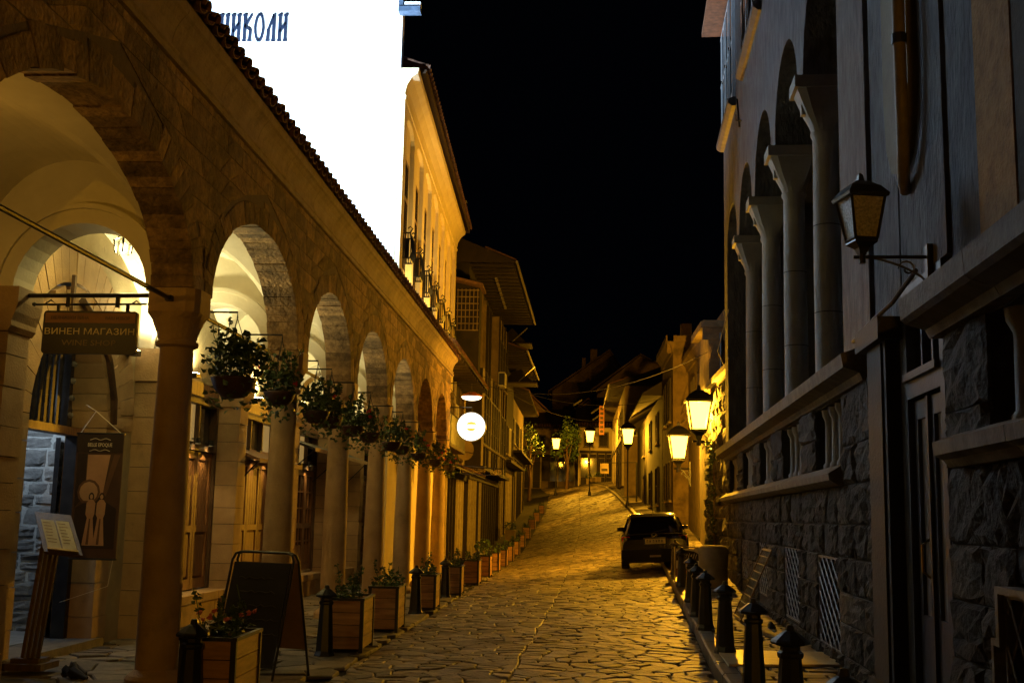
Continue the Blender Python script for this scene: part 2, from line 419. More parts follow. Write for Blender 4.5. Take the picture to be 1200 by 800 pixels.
# voussoirs
r = random.Random(21); rest = MB()
for ai, (c, a, b) in enumerate(A_arch):
    n = 31; t0 = math.pi; k = 0
    cuts = [0]+[ (k+(r.random()-.5)*.3)/n for k in range(1, n)]+[1]
    for k in range(n):
        ta = math.pi*(1-cuts[k])-.0015; tb = math.pi*(1-cuts[k+1])+.0015; th = .22+.10*r.random(); d = .003+.007*r.random(); din = .0+.022*r.random()
        tm = (ta+tb)/2
        ms = MB()
        # ring quads: inner edge (protrudes into opening by din), outer edge; split depth in 2 stones visually by jitter
        def q(t, off, n_): return FL(c+(a+off)*math.cos(t), ZS+(b+off)*math.sin(t), n_)
        P = []
        for n_ in (d, -WT*.5, -WT-d):
            jj = (r.random()-.5)*.016
            P += [q(ta, -din+jj, n_), q(tb, -din+jj*.4, n_), q(tb, th, n_), q(ta, th, n_)]
        P += [q(ta-.006, .012, d+.003), q(tb+.006, .012, d+.003), q(tb+.006, th-.012, d+.003), q(ta-.006, th-.012, d+.003)]
        ms.v = P; ms.f = [(0, 1, 13, 12), (1, 2, 14, 13), (2, 3, 15, 14), (3, 0, 12, 15), (12, 13, 14, 15), (8, 11, 10, 9)]
        for s in (0, 4):
            for e in range(4): f = (e+1) % 4; ms.f.append((s+e, s+4+e, s+4+f, s+f))
        if ai in (1, 2, 3): obj('arch_stone', ms, M_ARC(), arc, True)
        else: rest.join(ms)
obj('arch_ring_stones', rest, M_ARC(), arc, True, kind='stuff')
# spandrel courses
def ext(a, b, z, th=.30):
    A, B = a+th, b+th; q = (z-ZS)/B
    return A*math.sqrt(1-q*q) if q < 1 else None
z = ZS; rest = MB(); nparts = 0
while z < 5.42:
    hz = .19+.09*r.random(); z2 = min(z+hz, 5.47)
    # build list of free intervals with slanted ends
    segs = []; curL = (CY[0]-.5, CY[0]-.5)
    for (c, a, b) in A_arch:
        e0 = ext(a, b, z); e1 = ext(a, b, z2)
        if e0 is None: continue
        e1 = e1 if e1 is not None else 0.0
        segs.append((curL, (c-e0, c-e1))); curL = (c+e0, c+e1)
    segs.append((curL, (YE, YE)))
    for (l0, l1), (r0, r1) in segs:
        bot = r0-l0; top = r1-l1
        if bot < .03: 
            if top < .06: continue
        L = (bot+top)/2; nst = max(1, int(round(L/(.42+.16*r.random()))))
        cu = [0]+[(k+(r.random()-.5)*.5)/nst for k in range(1, nst)]+[1]
        for k in range(nst):
            a0, a1 = cu[k], cu[k+1]
            u00 = l0+max(bot, .02)*a0; u01 = l0+max(bot, .02)*a1; u10 = l1+top*a0; u11 = l1+top*a1
            ms = stone(FL, [(u00, z), (u01, z), (u11, z2), (u10, z2)], .010+.010*r.random(), g=4, rough=.35, gap=.006)
            if u01 < 19 and u00 > 6.5 and nparts < 150: obj('stone_block', ms, M_ARC(), arc, True); nparts += 1
            else: rest.join(ms)
    z = z2
obj('stone_courses', rest, M_ARC(), arc, True, kind='stuff')
# end wall
m = MB(); FE = lambda u, v, n: (u, YE+n, v)
for zz in np.arange(3.64, 5.4, .3):
    m.join(stone(FE, [(-3.98, zz), (-3.6, zz), (-3.6, zz+.3), (-3.98, zz+.3)], .02, gap=.008))
obj('end_stones', m, M_ARC(), arc, True, kind='stuff')
# cornice
prof = [(0, 5.46), (.05, 5.46), (.06, 5.475), (.06, 5.50), (.04, 5.515), (.04, 5.53), (.055, 5.545), (.055, 5.565), (.025, 5.585), (.03, 5.64), (.05, 5.72), (.085, 5.79), (.125, 5.84), (.15, 5.86), (.165, 5.90), (.165, 5.95), (0, 5.95)]
yy = CY[0]-.5
while yy < YE:
    y2 = min(yy+1.15+.3*r.random(), YE+.2)
    if YE-y2 < .4: y2 = YE+.2
    mm = MB(); mm.profile(prof, FL, yy+.003, y2-.003); obj('cornice_stone', mm, M_CORN(), arc, True, smooth=False); yy = y2
# columns
for i, y in enumerate(CY):
    cm = MB(); zb = gz(-3.8, y)
    cm.lathe([(COLR+.022, zb-.02), (COLR+.024, zb+.6), (COLR+.016, zb+1.6), (COLR-.002, zb+2.6), (COLR-.012, 3.14)], (-3.8, y, 0), 24)
    c = obj('column', cm, M_COLM(), arc, True, smooth=True)
    k = MB(); prof_c = [(COLR-.005, 3.10), (COLR+.03, 3.12), (COLR+.035, 3.155), (COLR+.01, 3.175), (COLR+.02, 3.22), (COLR+.05, 3.30), (COLR+.075, 3.36)]
    k.lathe(prof_c, (-3.8, y, 0), 24)
    # flare to a chamfered square block
    rows = []
    for (s_, z_, rd) in ((.235, 3.36, .0), (.25, 3.42, .3), (.25, ZS, .3)):
        ring = []
        for q in range(24):
            t = q*2*math.pi/24; cx, sy = math.cos(t), math.sin(t); sq = 1/max(abs(cx), abs(sy)); f = 1 if rd == 0 else min(sq, 1.22)
            ring.append((-3.8+s_*cx*f, y+s_*sy*f, z_))
        rows.append(ring)
    k.grid(rows, True); obj('capital', k, M_COLM(), c, True)
    if i in (0, 1): pass
    b = MB(); b.lathe([(.27, zb-.03), (.27, zb+.10), (.25, zb+.13), (.21, zb+.16), (.19, zb+.18)], (-3.8, y, 0), 24); obj('base', b, M_COLM(), c, True, smooth=False)
# roof: eave boards, tiles
ROOFS = math.tan(R(19))
m = MB(); m.hexa([(-3.44, CY[0]-.6, 5.955), (-7.6, CY[0]-.6, 5.955), (-7.6, 31.95, 5.955), (-3.44, 31.95, 5.955),
                  (-3.44, CY[0]-.6, 5.98), (-7.6, CY[0]-.6, 5.98+4.33*ROOFS), (-7.6, 31.95, 5.98+4.33*ROOFS), (-3.44, 31.95, 5.98)])
roof = obj('roof', m, M_DWD(), arc, True)
def tile_mesh(L=.42, r0=.085, r1=.072, up=True, n=6, t=.014):
    mm = MB(); rows = []
    for (x, rr) in ((0, r0), (-L, r1)):
        o = []; 
        for k in range(n+1):
            a = math.pi*k/n; o.append((x, rr*math.cos(a), (rr*math.sin(a)*.85 if up else -rr*math.sin(a)*.6)))
        rows.append(o)
    mm.grid(rows)
    rin = [[(p[0], p[1]*(1-t/.085), p[2]*(1-t/.085)) for p in rw] for rw in rows]
    mm.grid([rows[0], rin[0]]); mm.grid(rin)
    return mm
tm_c = mesh('eave_tile', tile_mesh(), M_TILE()); tm_p = mesh('pan_tile', tile_mesh(.42, .1, .09, False), M_TILE())
ang = math.atan(ROOFS)
def put_tile(y, row, me, name, dz, parent):
    o = link(name, me, None); 
    x = -3.36-row*.33+(rng.random()-.5)*.02; zz = 5.985+(-3.44-x)*ROOFS+dz+.028
    o.rotation_euler = ((rng.random()-.5)*.08, ang, (rng.random()-.5)*.06); o.location = (x+3.8, y-20, zz)
    o.parent = parent
y = CY[0]-.4; k = 0
tiles_rest = MB()
def bake_tile(y, row, up):
    src = tile_mesh() if up else tile_mesh(.42, .1, .09, False)
    x = -3.36-row*.33+(rng.random()-.5)*.02; zz = 5.985+(-3.44-x)*ROOFS+(.045 if up else .015)+.028
    Mx = Matrix.Translation((x, y, zz)) @ Matrix.Rotation(ang+(rng.random()-.5)*.05, 4, 'Y') @ Matrix.Rotation((rng.random()-.5)*.06, 4, 'Z')
    src.v = [tuple(Mx @ Vector(p)) for p in src.v]; tiles_rest.join(src)
while y < 32.0:
    if y > 7.5: put_tile(y, 0, tm_c, 'eave_tile', .045, arc); put_tile(y+.13, 0, tm_p, 'pan_tile', .012, arc)
    else: bake_tile(y, 0, True); bake_tile(y+.13, 0, False)
    for row in range(1, 13): bake_tile(y, row, True); bake_tile(y+.13, row, False)
    y += .26; k += 1
obj('roof_tiles', tiles_rest, M_TILE(), roof, True, kind='stuff')
# back wall, pilasters, vault, transverse ribs
FB = lambda u, v, n: (BACKX+n, u, v)
VAULT_B = .95
m = MB()
for i in range(1, len(CY)-1):
    y0, y1 = CY[i], CY[i+1]; N_ = 18; rows = []
    X0, X1 = -5.75, -3.96; xc = (X0+X1)/2; ax = (X1-X0)/2; yc = (y0+y1)/2; ay = (y1-y0)/2
    for j in range(N_+1):
        y = y0+(y1-y0)*j/N_; row = []
        for q in range(N_+1):
            x = X0+(X1-X0)*q/N_
            z1_ = ZS+1.25*math.sqrt(max(0, 1-((y-yc)/ay)**2)); z2_ = ZS+.15+1.1*math.sqrt(max(0, 1-((x-xc)/ax)**2))
            row.append((x, y, min(5.4, max(z1_, z2_))))
        rows.append(row)
    m.grid(rows)
obj('vault', m, M_PLAS(), arc, True, smooth=False)
for i, y in enumerate(CY):
    if i < 1: continue
    m = MB(); K = 18; xc = -4.70; a0 = .64; a1 = .78
    for n0, n1, ai, ao in ((-.2, .2, a0, a1), (-.235, .235, a1, a1+.05)):
        ri = [(xc+ai*math.cos(math.pi*k/K), ZS-.02+ai*math.sin(math.pi*k/K)) for k in range(K+1)]
        ro = [(xc+ao*math.cos(math.pi*k/K), ZS-.02+ao*math.sin(math.pi*k/K)) for k in range(K+1)]
        for yy_ in (y+n0, y+n1):
            m.grid([[(p[0], yy_, p[1]) for p in ri], [(p[0], yy_, p[1]) for p in ro]])
        m.grid([[(p[0], y+n0, p[1]) for p in ri], [(p[0], y+n1, p[1]) for p in ri]])
        m.grid([[(p[0], y+n0, p[1]) for p in ro], [(p[0], y+n1, p[1]) for p in ro]])
    # spandrel plate above the rib
    ro = [(xc+a1*math.cos(math.pi*k/K), ZS-.02+a1*math.sin(math.pi*k/K)) for k in range(K+1)]
    for k in range(K): m.poly([(ro[k][0], y-.15, ro[k][1]), (ro[k+1][0], y-.15, ro[k+1][1]), (ro[k+1][0], y-.15, 5.6), (ro[k][0], y-.15, 5.6)])
    m.poly([(-5.75, y-.15, ZS), (xc-a1, y-.15, ZS), (xc-a1, y-.15, 5.6), (-5.75, y-.15, 5.6)])
    m.poly([(xc+a1, y-.15, ZS), (-3.96, y-.15, ZS), (-3.96, y-.15, 5.6), (xc+a1, y-.15, 5.6)])
    obj('vault_rib', m, M_PLAS(), arc, True)
    # pilaster on the back wall of stone blocks
    pb = MB(); pb.box(-5.71, -5.37, y-.19, y+.19, -.05, 3.2); pil = obj('pilaster', pb, M_MORT(), arc, True)
    z = gz(-5.4, y)-.02; rest = MB()
    while z < 3.2:
        hz = .24+.14*r.random(); z2 = min(z+hz, 3.22)
        if 3.22-z2 < .1: z2 = 3.22
        P = MB(); g_ = .005; P.box(-5.7, -5.345+r.random()*.012, y-.205-r.random()*.01, y+.205+r.random()*.01, z+g_, z2-g_)
        if i in (2, 3, 4): obj('pier_stone', P, M_BACKST(), pil, True) if False else obj('pier_stone', P, M_COLM(), pil, True)
        else: rest.join(P)
        z = z2
    if rest.v: obj('pier_stones', rest, M_COLM(), pil, True, kind='stuff')
    cp = MB(); cp.profile([(-.1, 3.22), (.37, 3.22), (.40, 3.27), (.40, 3.32), (.43, 3.40), (.45, 3.5), (.45, ZS), (-.1, ZS)], lambda u, v, n: (BACKX+n, u, v), y-.25, y+.25)
    obj('pilaster_capital', cp, M_COLM(), pil, True)
# tie rods
for i in range(1, len(CY)-1):
    m = MB(); m.tube([(-3.8, CY[i]+.1, 3.53), (-3.8, CY[i+1]-.1, 3.53)], .022, 8); m.box(-3.83, -3.77, CY[i+1]-.32, CY[i+1]-.1, 3.505, 3.555)
    obj('tie_rod', m, M_IRON(), arc, True)
# solid back wall pieces (above shopfronts and around the wine shop door)
SH_T = 3.05
for i in range(1, len(CY)-1):
    y0, y1 = CY[i]+.19, CY[i+1]-.19
    if i == 2: continue
    for (c0_, c1_) in ((SH_T+.45, 5.4), (-.1, .42 if i > 2 else .05)):
        bw = MB(); bw.fbox(FB, y0, y1, c0_, c1_, -.25, 0); obj('back_wall', bw, M_BACK(), arc, True)
for (y0, y1) in ((CY[0]-.5, CY[1]+.19), (31.45, 33.2)):
    bw = MB(); bw.fbox(FB, y0, y1, -.1, 5.4, -.3, 0); obj('back_wall', bw, M_BACK(), arc, True)
# plinth stones under shopfronts
for i in range(3, len(CY)-1):
    y = CY[i]+.21
    while y < CY[i+1]-.25:
        y2 = min(y+.7+.3*r.random(), CY[i+1]-.21)
        if CY[i+1]-.21-y2 < .3: y2 = CY[i+1]-.21
        zz = gz(-5.4, y); P = MB(); P.bbox(FB, y+.004, y2-.004, zz-.03, zz+.30, -.02, .24, .012); obj('plinth_stone', P, M_COLM(), arc, True)
        P = MB(); P.bbox(FB, y+.004, y2-.004, zz+.305, zz+.44, -.02, .29, .012); obj('plinth_cap', P, M_COLM(), arc, True)
        y = y2
# wine shop portal: arch in the back wall between columns 2 and 3, stone ring, wooden fan, passage
PY, PA, PZS, PB = 12.5, .98, 2.55, 1.10        # centre, half width, springing, rise
y0, y1 = CY[2]+.19, CY[3]-.19; m = MB(); K = 20
pts = [(PY+(PA+.34)*math.cos(math.pi-math.pi*k/K), PZS+(PB+.45)*math.sin(math.pi*k/K)) for k in range(K+1)]
for k in range(K):
    (a0, b0), (a1, b1) = pts[k], pts[k+1]
    m.poly([FB(a0, b0, 0), FB(a1, b1, 0), FB(a1, 5.4, 0), FB(a0, 5.4, 0)])
obj('back_wall', m, M_BACK(), arc, True)
for (ya, yb) in ((y0, PY-PA-.34), (PY+PA+.34, y1)):
    m = MB(); m.fbox(FB, ya, yb, -.1, 5.4, -.3, 0); obj('back_wall', m, M_BACK(), arc, True)
def portal_ring(a, b, ta, tb, n0, n1, cnt, jit, nm):
    for k in range(cnt):
        t0_ = math.pi-math.pi*k/cnt-.004; t1_ = math.pi-math.pi*(k+1)/cnt+.004; j = r.random()*jit
        P = [(PY+(a+ta)*math.cos(t0_), PZS+(b+ta)*math.sin(t0_)), (PY+(a+ta)*math.cos(t1_), PZS+(b+ta)*math.sin(t1_)), (PY+(a+tb+j)*math.cos(t1_), PZS+(b+tb+j)*math.sin(t1_)), (PY+(a+tb+j)*math.cos(t0_), PZS+(b+tb+j)*math.sin(t0_))]
        ms = MB(); ms.prism(P, FB, n0, n1+r.random()*.012); obj(nm, ms, M_COLM(), arc, True)
portal_ring(PA, PB, 0, .36, -.45, .05, 17, .06, 'portal_stone'); portal_ring(PA, PB, .45, .86, -.03, .02, 27, .03, 'outer_portal_stone')
for sgn in (-1, 1):
    z = .0
    while z < PZS:
        z2 = min(z+.28+.14*r.random(), PZS); 
        if PZS-z2 < .12: z2 = PZS
        a_, b_ = sorted((PY+sgn*PA, PY+sgn*(PA+.37+.03*r.random()))); ms = MB(); ms.fbox(FB, a_, b_, z+.004, z2-.004, -.45, .04+.012*r.random()); obj('jamb_stone', ms, M_COLM(), arc, True); z = z2
th = MB(); th.fbox(FB, PY-PA-.2, PY+PA+.2, -.02, .10, -.45, .12); obj('door_step', th, M_SILL(), arc, True)
# ================================================================== RIGHT BUILDING
def FR(u, v, n): return (2.28+.041*u-n, u+.041*n, v)
rb = thing('stone_house', 'grey rendered house with rusticated stone base and arched loggia, right of the street', 'house', (3.4, 16, 0))
r = random.Random(31)
S_A0, S_A1 = 10.75, 26.6        # long left part
LED, SIL = 3.28, 2.22
CB = MB()
# openings in the base band (small column windows)
MW = [(12.35, 14.1), (15.25, 17.1), (18.15, 20.0), (21.05, 22.9), (23.95, 25.8)]
GR = [(12.75, 14.15, .22, 1.24), (15.6, 17.1, .28, 1.28), (19.0, 20.4, .4, 1.3), (22.2, 23.4, .5, 1.3)]
# core wall with real holes: build as strips
def wall_strips(mb, F, u0, u1, v0, v1, holes, n0, n1):
    us = sorted(set([u0, u1]+[h[0] for h in holes]+[h[1] for h in holes])); us = [u for u in us if u0 <= u <= u1]
    for a, b in zip(us[:-1], us[1:]):
        hs = sorted([h for h in holes if h[0] < (a+b)/2 < h[1]], key=lambda h: h[2]); z = v0
        for h in hs:
            if h[2] > z+.001: mb.fbox(F, a, b, z, h[2], n0, n1)
            z = h[3]
        if z < v1-.001: mb.fbox(F, a, b, z, v1, n0, n1)
m = MB()
wall_strips(m, FR, S_A0, S_A1, -.3, LED-.2, [(a, b, SIL-.02, 2.93) for a, b in MW]+GR, -.45, 0)
obj('base_wall', m, M_RMO(), rb, True)
def rusticate(u0, u1, v0, v1, holes, parent, hc=(.30, .44), wc=(.4, .95), d=(.022, .05), limit=400, F=FR, nm='ashlar_block', g=7):
    z = v0; cnt = 0
    while z < v1-.05:
        h = hc[0]+(hc[1]-hc[0])*r.random(); z2 = z+h
        if v1-z2 < hc[0]*.6: z2 = v1
        # intervals free of holes in this course
        ivs = [(u0, u1)]
        for (a, b, c, e) in holes:
            if c < z2-.06 and e > z+.06:
                n = []
                for (p, q) in ivs:
                    if a > p and b < q: n += [(p, a), (b, q)]
                    elif a <= p < b: n += [(b, q)]
                    elif a < q <= b: n += [(p, a)]
                    else: n += [(p, q)]
                ivs = n
        for (p, q) in ivs:
            if q-p < .08: continue
            k = max(1, int(round((q-p)/(wc[0]+(wc[1]-wc[0])*r.random()))))
            cu = [0]+[(t+(r.random()-.5)*.4)/k for t in range(1, k)]+[1]
            for t in range(k):
                a, b = p+(q-p)*cu[t], p+(q-p)*cu[t+1]
                ms = stone(F, [(b, z), (a, z), (a, z2), (b, z2)], d[0]+(d[1]-d[0])*r.random(), g=g, rough=1.05, gap=.007)
                obj(nm, ms, M_RST(), parent, True, smooth=False); cnt += 1
        z = z2
rusticate(S_A0, S_A1, -.05, SIL-.22, GR, rb)
# piers between the small windows
pr = [(S_A0, 12.35), (14.1, 15.25), (17.1, 18.15), (20.0, 21.05), (22.9, 23.95), (25.8, S_A1)]
for a, b in pr: rusticate(a, b, SIL if a > 11 else SIL-.22, 2.97, [], rb, hc=(.3, .42), wc=(.6, 1.3))
# sill slabs
u = 12.3
while u < 26.5:
    u2 = min(u+1.25+.4*r.random(), 26.6)
    if 26.6-u2 < .5: u2 = 26.6
    P = MB(); P.profile([(-.35, 2.0), (.08, 2.0), (.17, 2.05), (.18, 2.12), (.02, SIL), (-.35, SIL)], FR, u+.006, u2-.006); obj('sill_slab', P, M_SILL(), rb, True); u = u2
# ledge slabs
u = 11.0
while u < 26.7:
    u2 = min(u+1.5+.5*r.random(), 26.75)
    if 26.75-u2 < .5: u2 = 26.75
    P = MB(); P.profile([(-.45, 2.95), (.06, 2.95), (.09, 3.02), (.24, 3.07), (.26, 3.20), (.05, LED), (-.45, LED)], FR, u+.005, u2-.005); obj('ledge_slab', P, M_SILL(), rb, True); u = u2
# small columns in the windows and dark glass behind
for (a, b) in MW:
    P = MB(); P.fbox(FR, a-.02, b+.02, SIL-.05, 3.0, -.5, -.42); obj('window_pane', P, glass('dark_glass', (.02, .022, .025)), rb, True)
    for k in range(4):
        u = a+(b-a)*(k+.5)/4; P = MB(); c = FR(u, 0, -.12)
        P.lathe([(.085, 2.22), (.085, 2.28), (.06, 2.31), (.055, 2.75), (.058, 2.80), (.09, 2.86), (.095, 2.94)], (c[0], c[1], 0), 12)
        obj('small_column', P, M_RCO(), rb, True, smooth=True)
# diamond grilles
def grille(F, u0, u1, v0, v1, n, parent, p=.13, rr=.5):
    fr = MB(); t = .022
    for (a, b, c, e) in ((u0, u1, v0, v0+t), (u0, u1, v1-t, v1), (u0, u0+t, v0, v1), (u1-t, u1, v0, v1)): fr.fbox(F, a, b, c, e, n-.012, n+.012)
    g = obj('grille', fr, M_GRIL(), parent, True)
    sl = []
    W, Hh = u1-u0, v1-v0
    for sgn in (1, -1):
        k = -int(Hh/rr/p)-2
        while k*p < W+Hh/rr:
            x0 = k*p; pts = []
            # line u = x0 + sgn*(v)/rr
            vs = [];
            for v in (0, Hh): pass
            u_at = lambda v: (x0+v/rr) if sgn > 0 else (x0+(Hh-v)/rr)
            va, vb = 0, Hh; ua, ub = u_at(0), u_at(Hh)
            def cl(ua, va, ub, vb):
                t0, t1 = 0, 1; du = ub-ua
                if abs(du) < 1e-6: return None
                ta, tb = sorted(((0-ua)/du, (W-ua)/du)); t0 = max(t0, ta); t1 = min(t1, tb)
                if t1-t0 < .02: return None
                return ua+du*t0, va+(vb-va)*t0, ua+du*t1, va+(vb-va)*t1
            c = cl(ua, va, ub, vb)
            if c:
                P = MB(); nn = n+.004*sgn; a_ = Vector(F(u0+c[0], v0+c[1], nn)); b_ = Vector(F(u0+c[2], v0+c[3], nn)); P.tube([a_, b_], .009, 4, False); sl.append(P)
            k += 1
    for P in sl: obj('grille_bar', P, M_GRIL(), g, True)
    return g
M_GRIL = lambda: mat('grey_steel', (.20, .19, .165), (.12, .115, .1), .5, 12, .002, 50)
for (a, b, c, e) in GR:
    P = MB(); P.fbox(FR, a-.02, b+.02, c-.02, e+.02, -.5, -.4); obj('cellar_void', P, M_DRK(), rb, True)
    grille(FR, a+.01, b-.01, c+.01, e-.01, -.01, rb, .30, .55)
# ---- loggia
LZ = 7.42; LA = 1.2; LB = 1.12; LC = [13.45+2.9*k for k in range(5)]; LW = .62; TOPZ = 13.4
m = MB(); K = 22
for c in LC:
    pts = [(c-LA*math.cos(math.pi*k/K), LZ+LB*math.sin(math.pi*k/K)) for k in range(K+1)]
    for k in range(K):
        (a0, b0), (a1, b1) = pts[k], pts[k+1]
        m.poly([FR(a0, b0, 0), FR(a0, TOPZ, 0), FR(a1, TOPZ, 0), FR(a1, b1, 0)])
        m.poly([FR(a0, b0, -LW), FR(a1, b1, -LW), FR(a1, TOPZ, -LW), FR(a0, TOPZ, -LW)])
        m.poly([FR(a0, b0, 0), FR(a1, b1, 0), FR(a1, b1, -LW), FR(a0, b0, -LW)])
for a, b in zip([c+LA for c in LC[:-1]], [c-LA for c in LC[1:]]): m.fbox(FR, a, b, LZ, TOPZ, -LW, 0)
m.fbox(FR, LC[-1]+LA, 27.0, LED-.05, TOPZ, -LW, 0)
m.fbox(FR, 10.9, LC[0]-LA, LED-.05, TOPZ, -LW, 0)
obj('upper_wall', m, M_RPL(), rb, True)
m = MB(); m.fbox(FR, 10.9, 27, LED-.1, 9, -2.2, -2.0); m.fbox(FR, 10.9, 27, 8.9, 9.0, -2.0, -LW-.01); m.fbox(FR, 26.6, 26.9, LED, 9, -2, -LW-.01); m.fbox(FR, 10.9, 11.1, LED, 9, -2, -LW-.01)
m.fbox(FR, 10.9, 27, LED-.12, LED-.02, -2.0, -LW+.15)
obj('loggia_back_wall', m, mat('loggia_plaster', (.10, .095, .09), (.06, .056, .052), .9, 3), rb, True)
for a, b in zip(LC[:-1], LC[1:]):
    u = (a+b)/2; c = FR(u, 0, -.31); P = MB()
    P.lathe([(.225, LED-.02), (.225, LED+.10), (.20, LED+.14), (.18, LED+.2), (.178, LED+1.5), (.170, LED+2.6), (.162, 6.62), (.19, 6.66), (.19, 6.70)], (c[0], c[1], 0), 24)
    col = obj('column', P, M_RCO(), rb, True, smooth=True)
    for zz in (LED+1.0, LED+2.15):
        J = MB(); J.lathe([(.1805, zz), (.1815, zz+.006), (.1805, zz+.012)], (c[0], c[1], 0), 24); obj('column_joint', J, M_RMO(), col, True)
    # impost capital: round neck flaring across the wall thickness
    rows = []
    for t in np.linspace(0, 1, 7):
        z = 6.70+t*.56; hu = .17+.07*t; hn = .17+(.375-.17)*(t**1.1)
        ring = []
        for q in range(20):
            a = q*2*math.pi/20; cx, sx = math.cos(a), math.sin(a); sq = 1/max(abs(cx), abs(sx)); f = 1+(sq-1)*min(1, t*2.2)
            p = FR(u+hu*cx*f, z, -.31+hn*sx*f); ring.append(p)
        rows.append(ring)
    P = MB(); P.grid(rows, True); cap = obj('capital', P, M_RCO(), col, True)
    P = MB(); P.fbox(FR, u-.27, u+.27, 7.26, LZ, -.31-.41, .11); obj('abacus', P, M_RCO(), col, True)
    P = MB(); P.prism([(u-.05, 6.95), (u+.05, 6.95), (u+.05, 7.12), (u, 7.18), (u-.05, 7.12)], FR, -.2, .0); obj('carved_motif', P, M_RCO(), cap, True)
    P = MB(); P.fbox(FR, u-.26, u+.26, LED, LED+.07, -.56, -.04); obj('column_plinth', P, M_SILL(), col, True)
# inner window of loggia (dark panes with frames)
for c in LC[1:4]:
    P = MB(); P.fbox(FR, c-.7, c+.7, 4.3, 7.2, -1.99, -1.95); f = obj('window_frame', P, M_DWD(), rb, True)
    for q in range(2):
        for s in range(3):
            P = MB(); P.fbox(FR, c-.62+q*.64, c-.02+q*.64, 4.38+s*.93, 5.2+s*.93, -1.95, -1.94); obj('window_pane', P, glass('dark_glass', (.02, .022, .025)), f, True)
# upper bay windows with sills, lit by the bright wall opposite
M_BLUE = lambda: mat('pale_window_paint', (.55, .62, .70), (.42, .48, .55), .6, 3, .002, 40)
for (a, b) in ((19.2, 22.3), (23.9, 26.9)):
    P = MB(); P.fbox(FR, a, b, 10.55, 13.2, 0, .07 if a > 23 else .04); bay = obj('bay_window', P, M_BLUE(), rb, True)
    n = .07 if a > 23 else .04
    P = MB(); P.profile([(-.02, 10.38), (n+.02, 10.38), (n+.10, 10.44), (n+.11, 10.53), (n, 10.58), (-.02, 10.58)], FR, a-.1, b+.1); obj('bay_sill', P, mat('dark_sill', (.12, .11, .11), (.07, .065, .06), .7, 6), bay, True)
    k = 3
    for q in range(k):
        w_ = (b-a)/k
        for s in range(2):
            P = MB(); P.fbox(FR, a+q*w_+.12, a+(q+1)*w_-.12, 10.75+s*1.2, 11.85+s*1.2, n-.02, n+.012); pn = obj('window_pane', P, glass('dark_glass', (.02, .022, .025)), bay, True)
            for (x0, x1, y0, y1) in ((a+q*w_+.06, a+(q+1)*w_-.06, 10.69+s*1.2, 10.75+s*1.2), (a+q*w_+.06, a+(q+1)*w_-.06, 11.85+s*1.2, 11.91+s*1.2), (a+q*w_+.06, a+q*w_+.12, 10.75+s*1.2, 11.85+s*1.2), (a+(q+1)*w_-.12, a+(q+1)*w_-.06, 10.75+s*1.2, 11.85+s*1.2)):
                pass
            F2 = MB(); F2.fbox(FR, a+(q+.5)*w_-.02, a+(q+.5)*w_+.02, 10.75+s*1.2, 11.85+s*1.2, n, n+.03); obj('glazing_bar', F2, M_BLUE(), pn, True)
P = MB(); P.tube([FR(22.95, 10.2, .06), FR(22.95, 9.6, .02)], .02, 6); P.tube([FR(22.6, 9.62, .0), FR(22.6, 9.62, .12), FR(22.6, 9.75, .12)], .014, 5); obj('wall_hook', P, M_IRON(), rb, True)
# ---- recessed doorway (s 8.5..10.75) with pilaster
m = MB(); m.fbox(FR, 9.75, 10.75, -.3, TOPZ, -.75, -.02); m.fbox(FR, 8.35, 9.749, 3.56, TOPZ, -.75, -.03)
m.fbox(FR, 8.3, 9.9, -.3, TOPZ, -1.0, -.76)
obj('door_wall', m, M_RPL(), rb, True)
P = MB(); P.fbox(FR, 9.85, 10.6, .05, 3.15, -.02, .10); P.fbox(FR, 9.95, 10.5, .06, 3.14, .10, .12); P.fbox(FR, 9.8, 10.68, .0, .28, -.02, .14); P.fbox(FR, 9.75, 10.73, 3.15, 3.34, -.02, .18); obj('door_pilaster', P, mat('dark_painted_stone', (.032, .028, .024), (.02, .018, .015), .75, 4, .006, 30), rb, True)
M_DOOR = lambda: mat('blue_black_paint', (.055, .065, .095), (.03, .036, .055), .45, 5, .002, 40)
dn = -.10
P = MB()
for (a, b, c, e) in ((8.5, 8.62, .12, 3.55), (9.63, 9.75, .12, 3.55), (8.62, 9.63, 2.62, 2.76), (8.62, 9.63, 3.45, 3.55)): P.fbox(FR, a, b, c, e, dn-.1, dn+.08)
P.fbox(FR, 8.62, 9.63, 2.76, 2.82, dn-.02, dn+.12)
dr = obj('door_frame', P, M_DOOR(), rb, True)
P = MB(); 
for (a, b, c, e) in ((8.64, 8.74, .14, 2.6), (9.02, 9.10, .14, 2.6), (9.14, 9.22, .14, 2.6), (9.52, 9.61, .14, 2.6), (8.74, 9.02, .14, .9), (9.22, 9.52, .14, .9), (8.74, 9.02, 2.45, 2.6), (9.22, 9.52, 2.45, 2.6)): P.fbox(FR, a, b, c, e, dn-.04, dn+.03)
P.fbox(FR, 9.09, 9.15, .14, 2.6, dn, dn+.06)
d = obj('door', P, M_DOOR(), rb, True)
for (a, b) in ((8.74, 9.02), (9.22, 9.52)):
    P = MB(); P.fbox(FR, a, b, .9, 2.45, dn-.01, dn+.0); obj('door_glass', P, glass('door_glass', (.32, .33, .34), .3, .8), d, True)  # pale base colour stands in for a bright reflection in the panes
P = MB(); P.tube([FR(9.17, 1.2, dn+.05), FR(9.17, 1.25, dn+.11), FR(9.17, 1.45, dn+.11), FR(9.17, 1.5, dn+.05)], .012, 6); obj('door_handle', P, mat('brass', (.5, .38, .15), None, .3, 5, metal=.9), d, True)
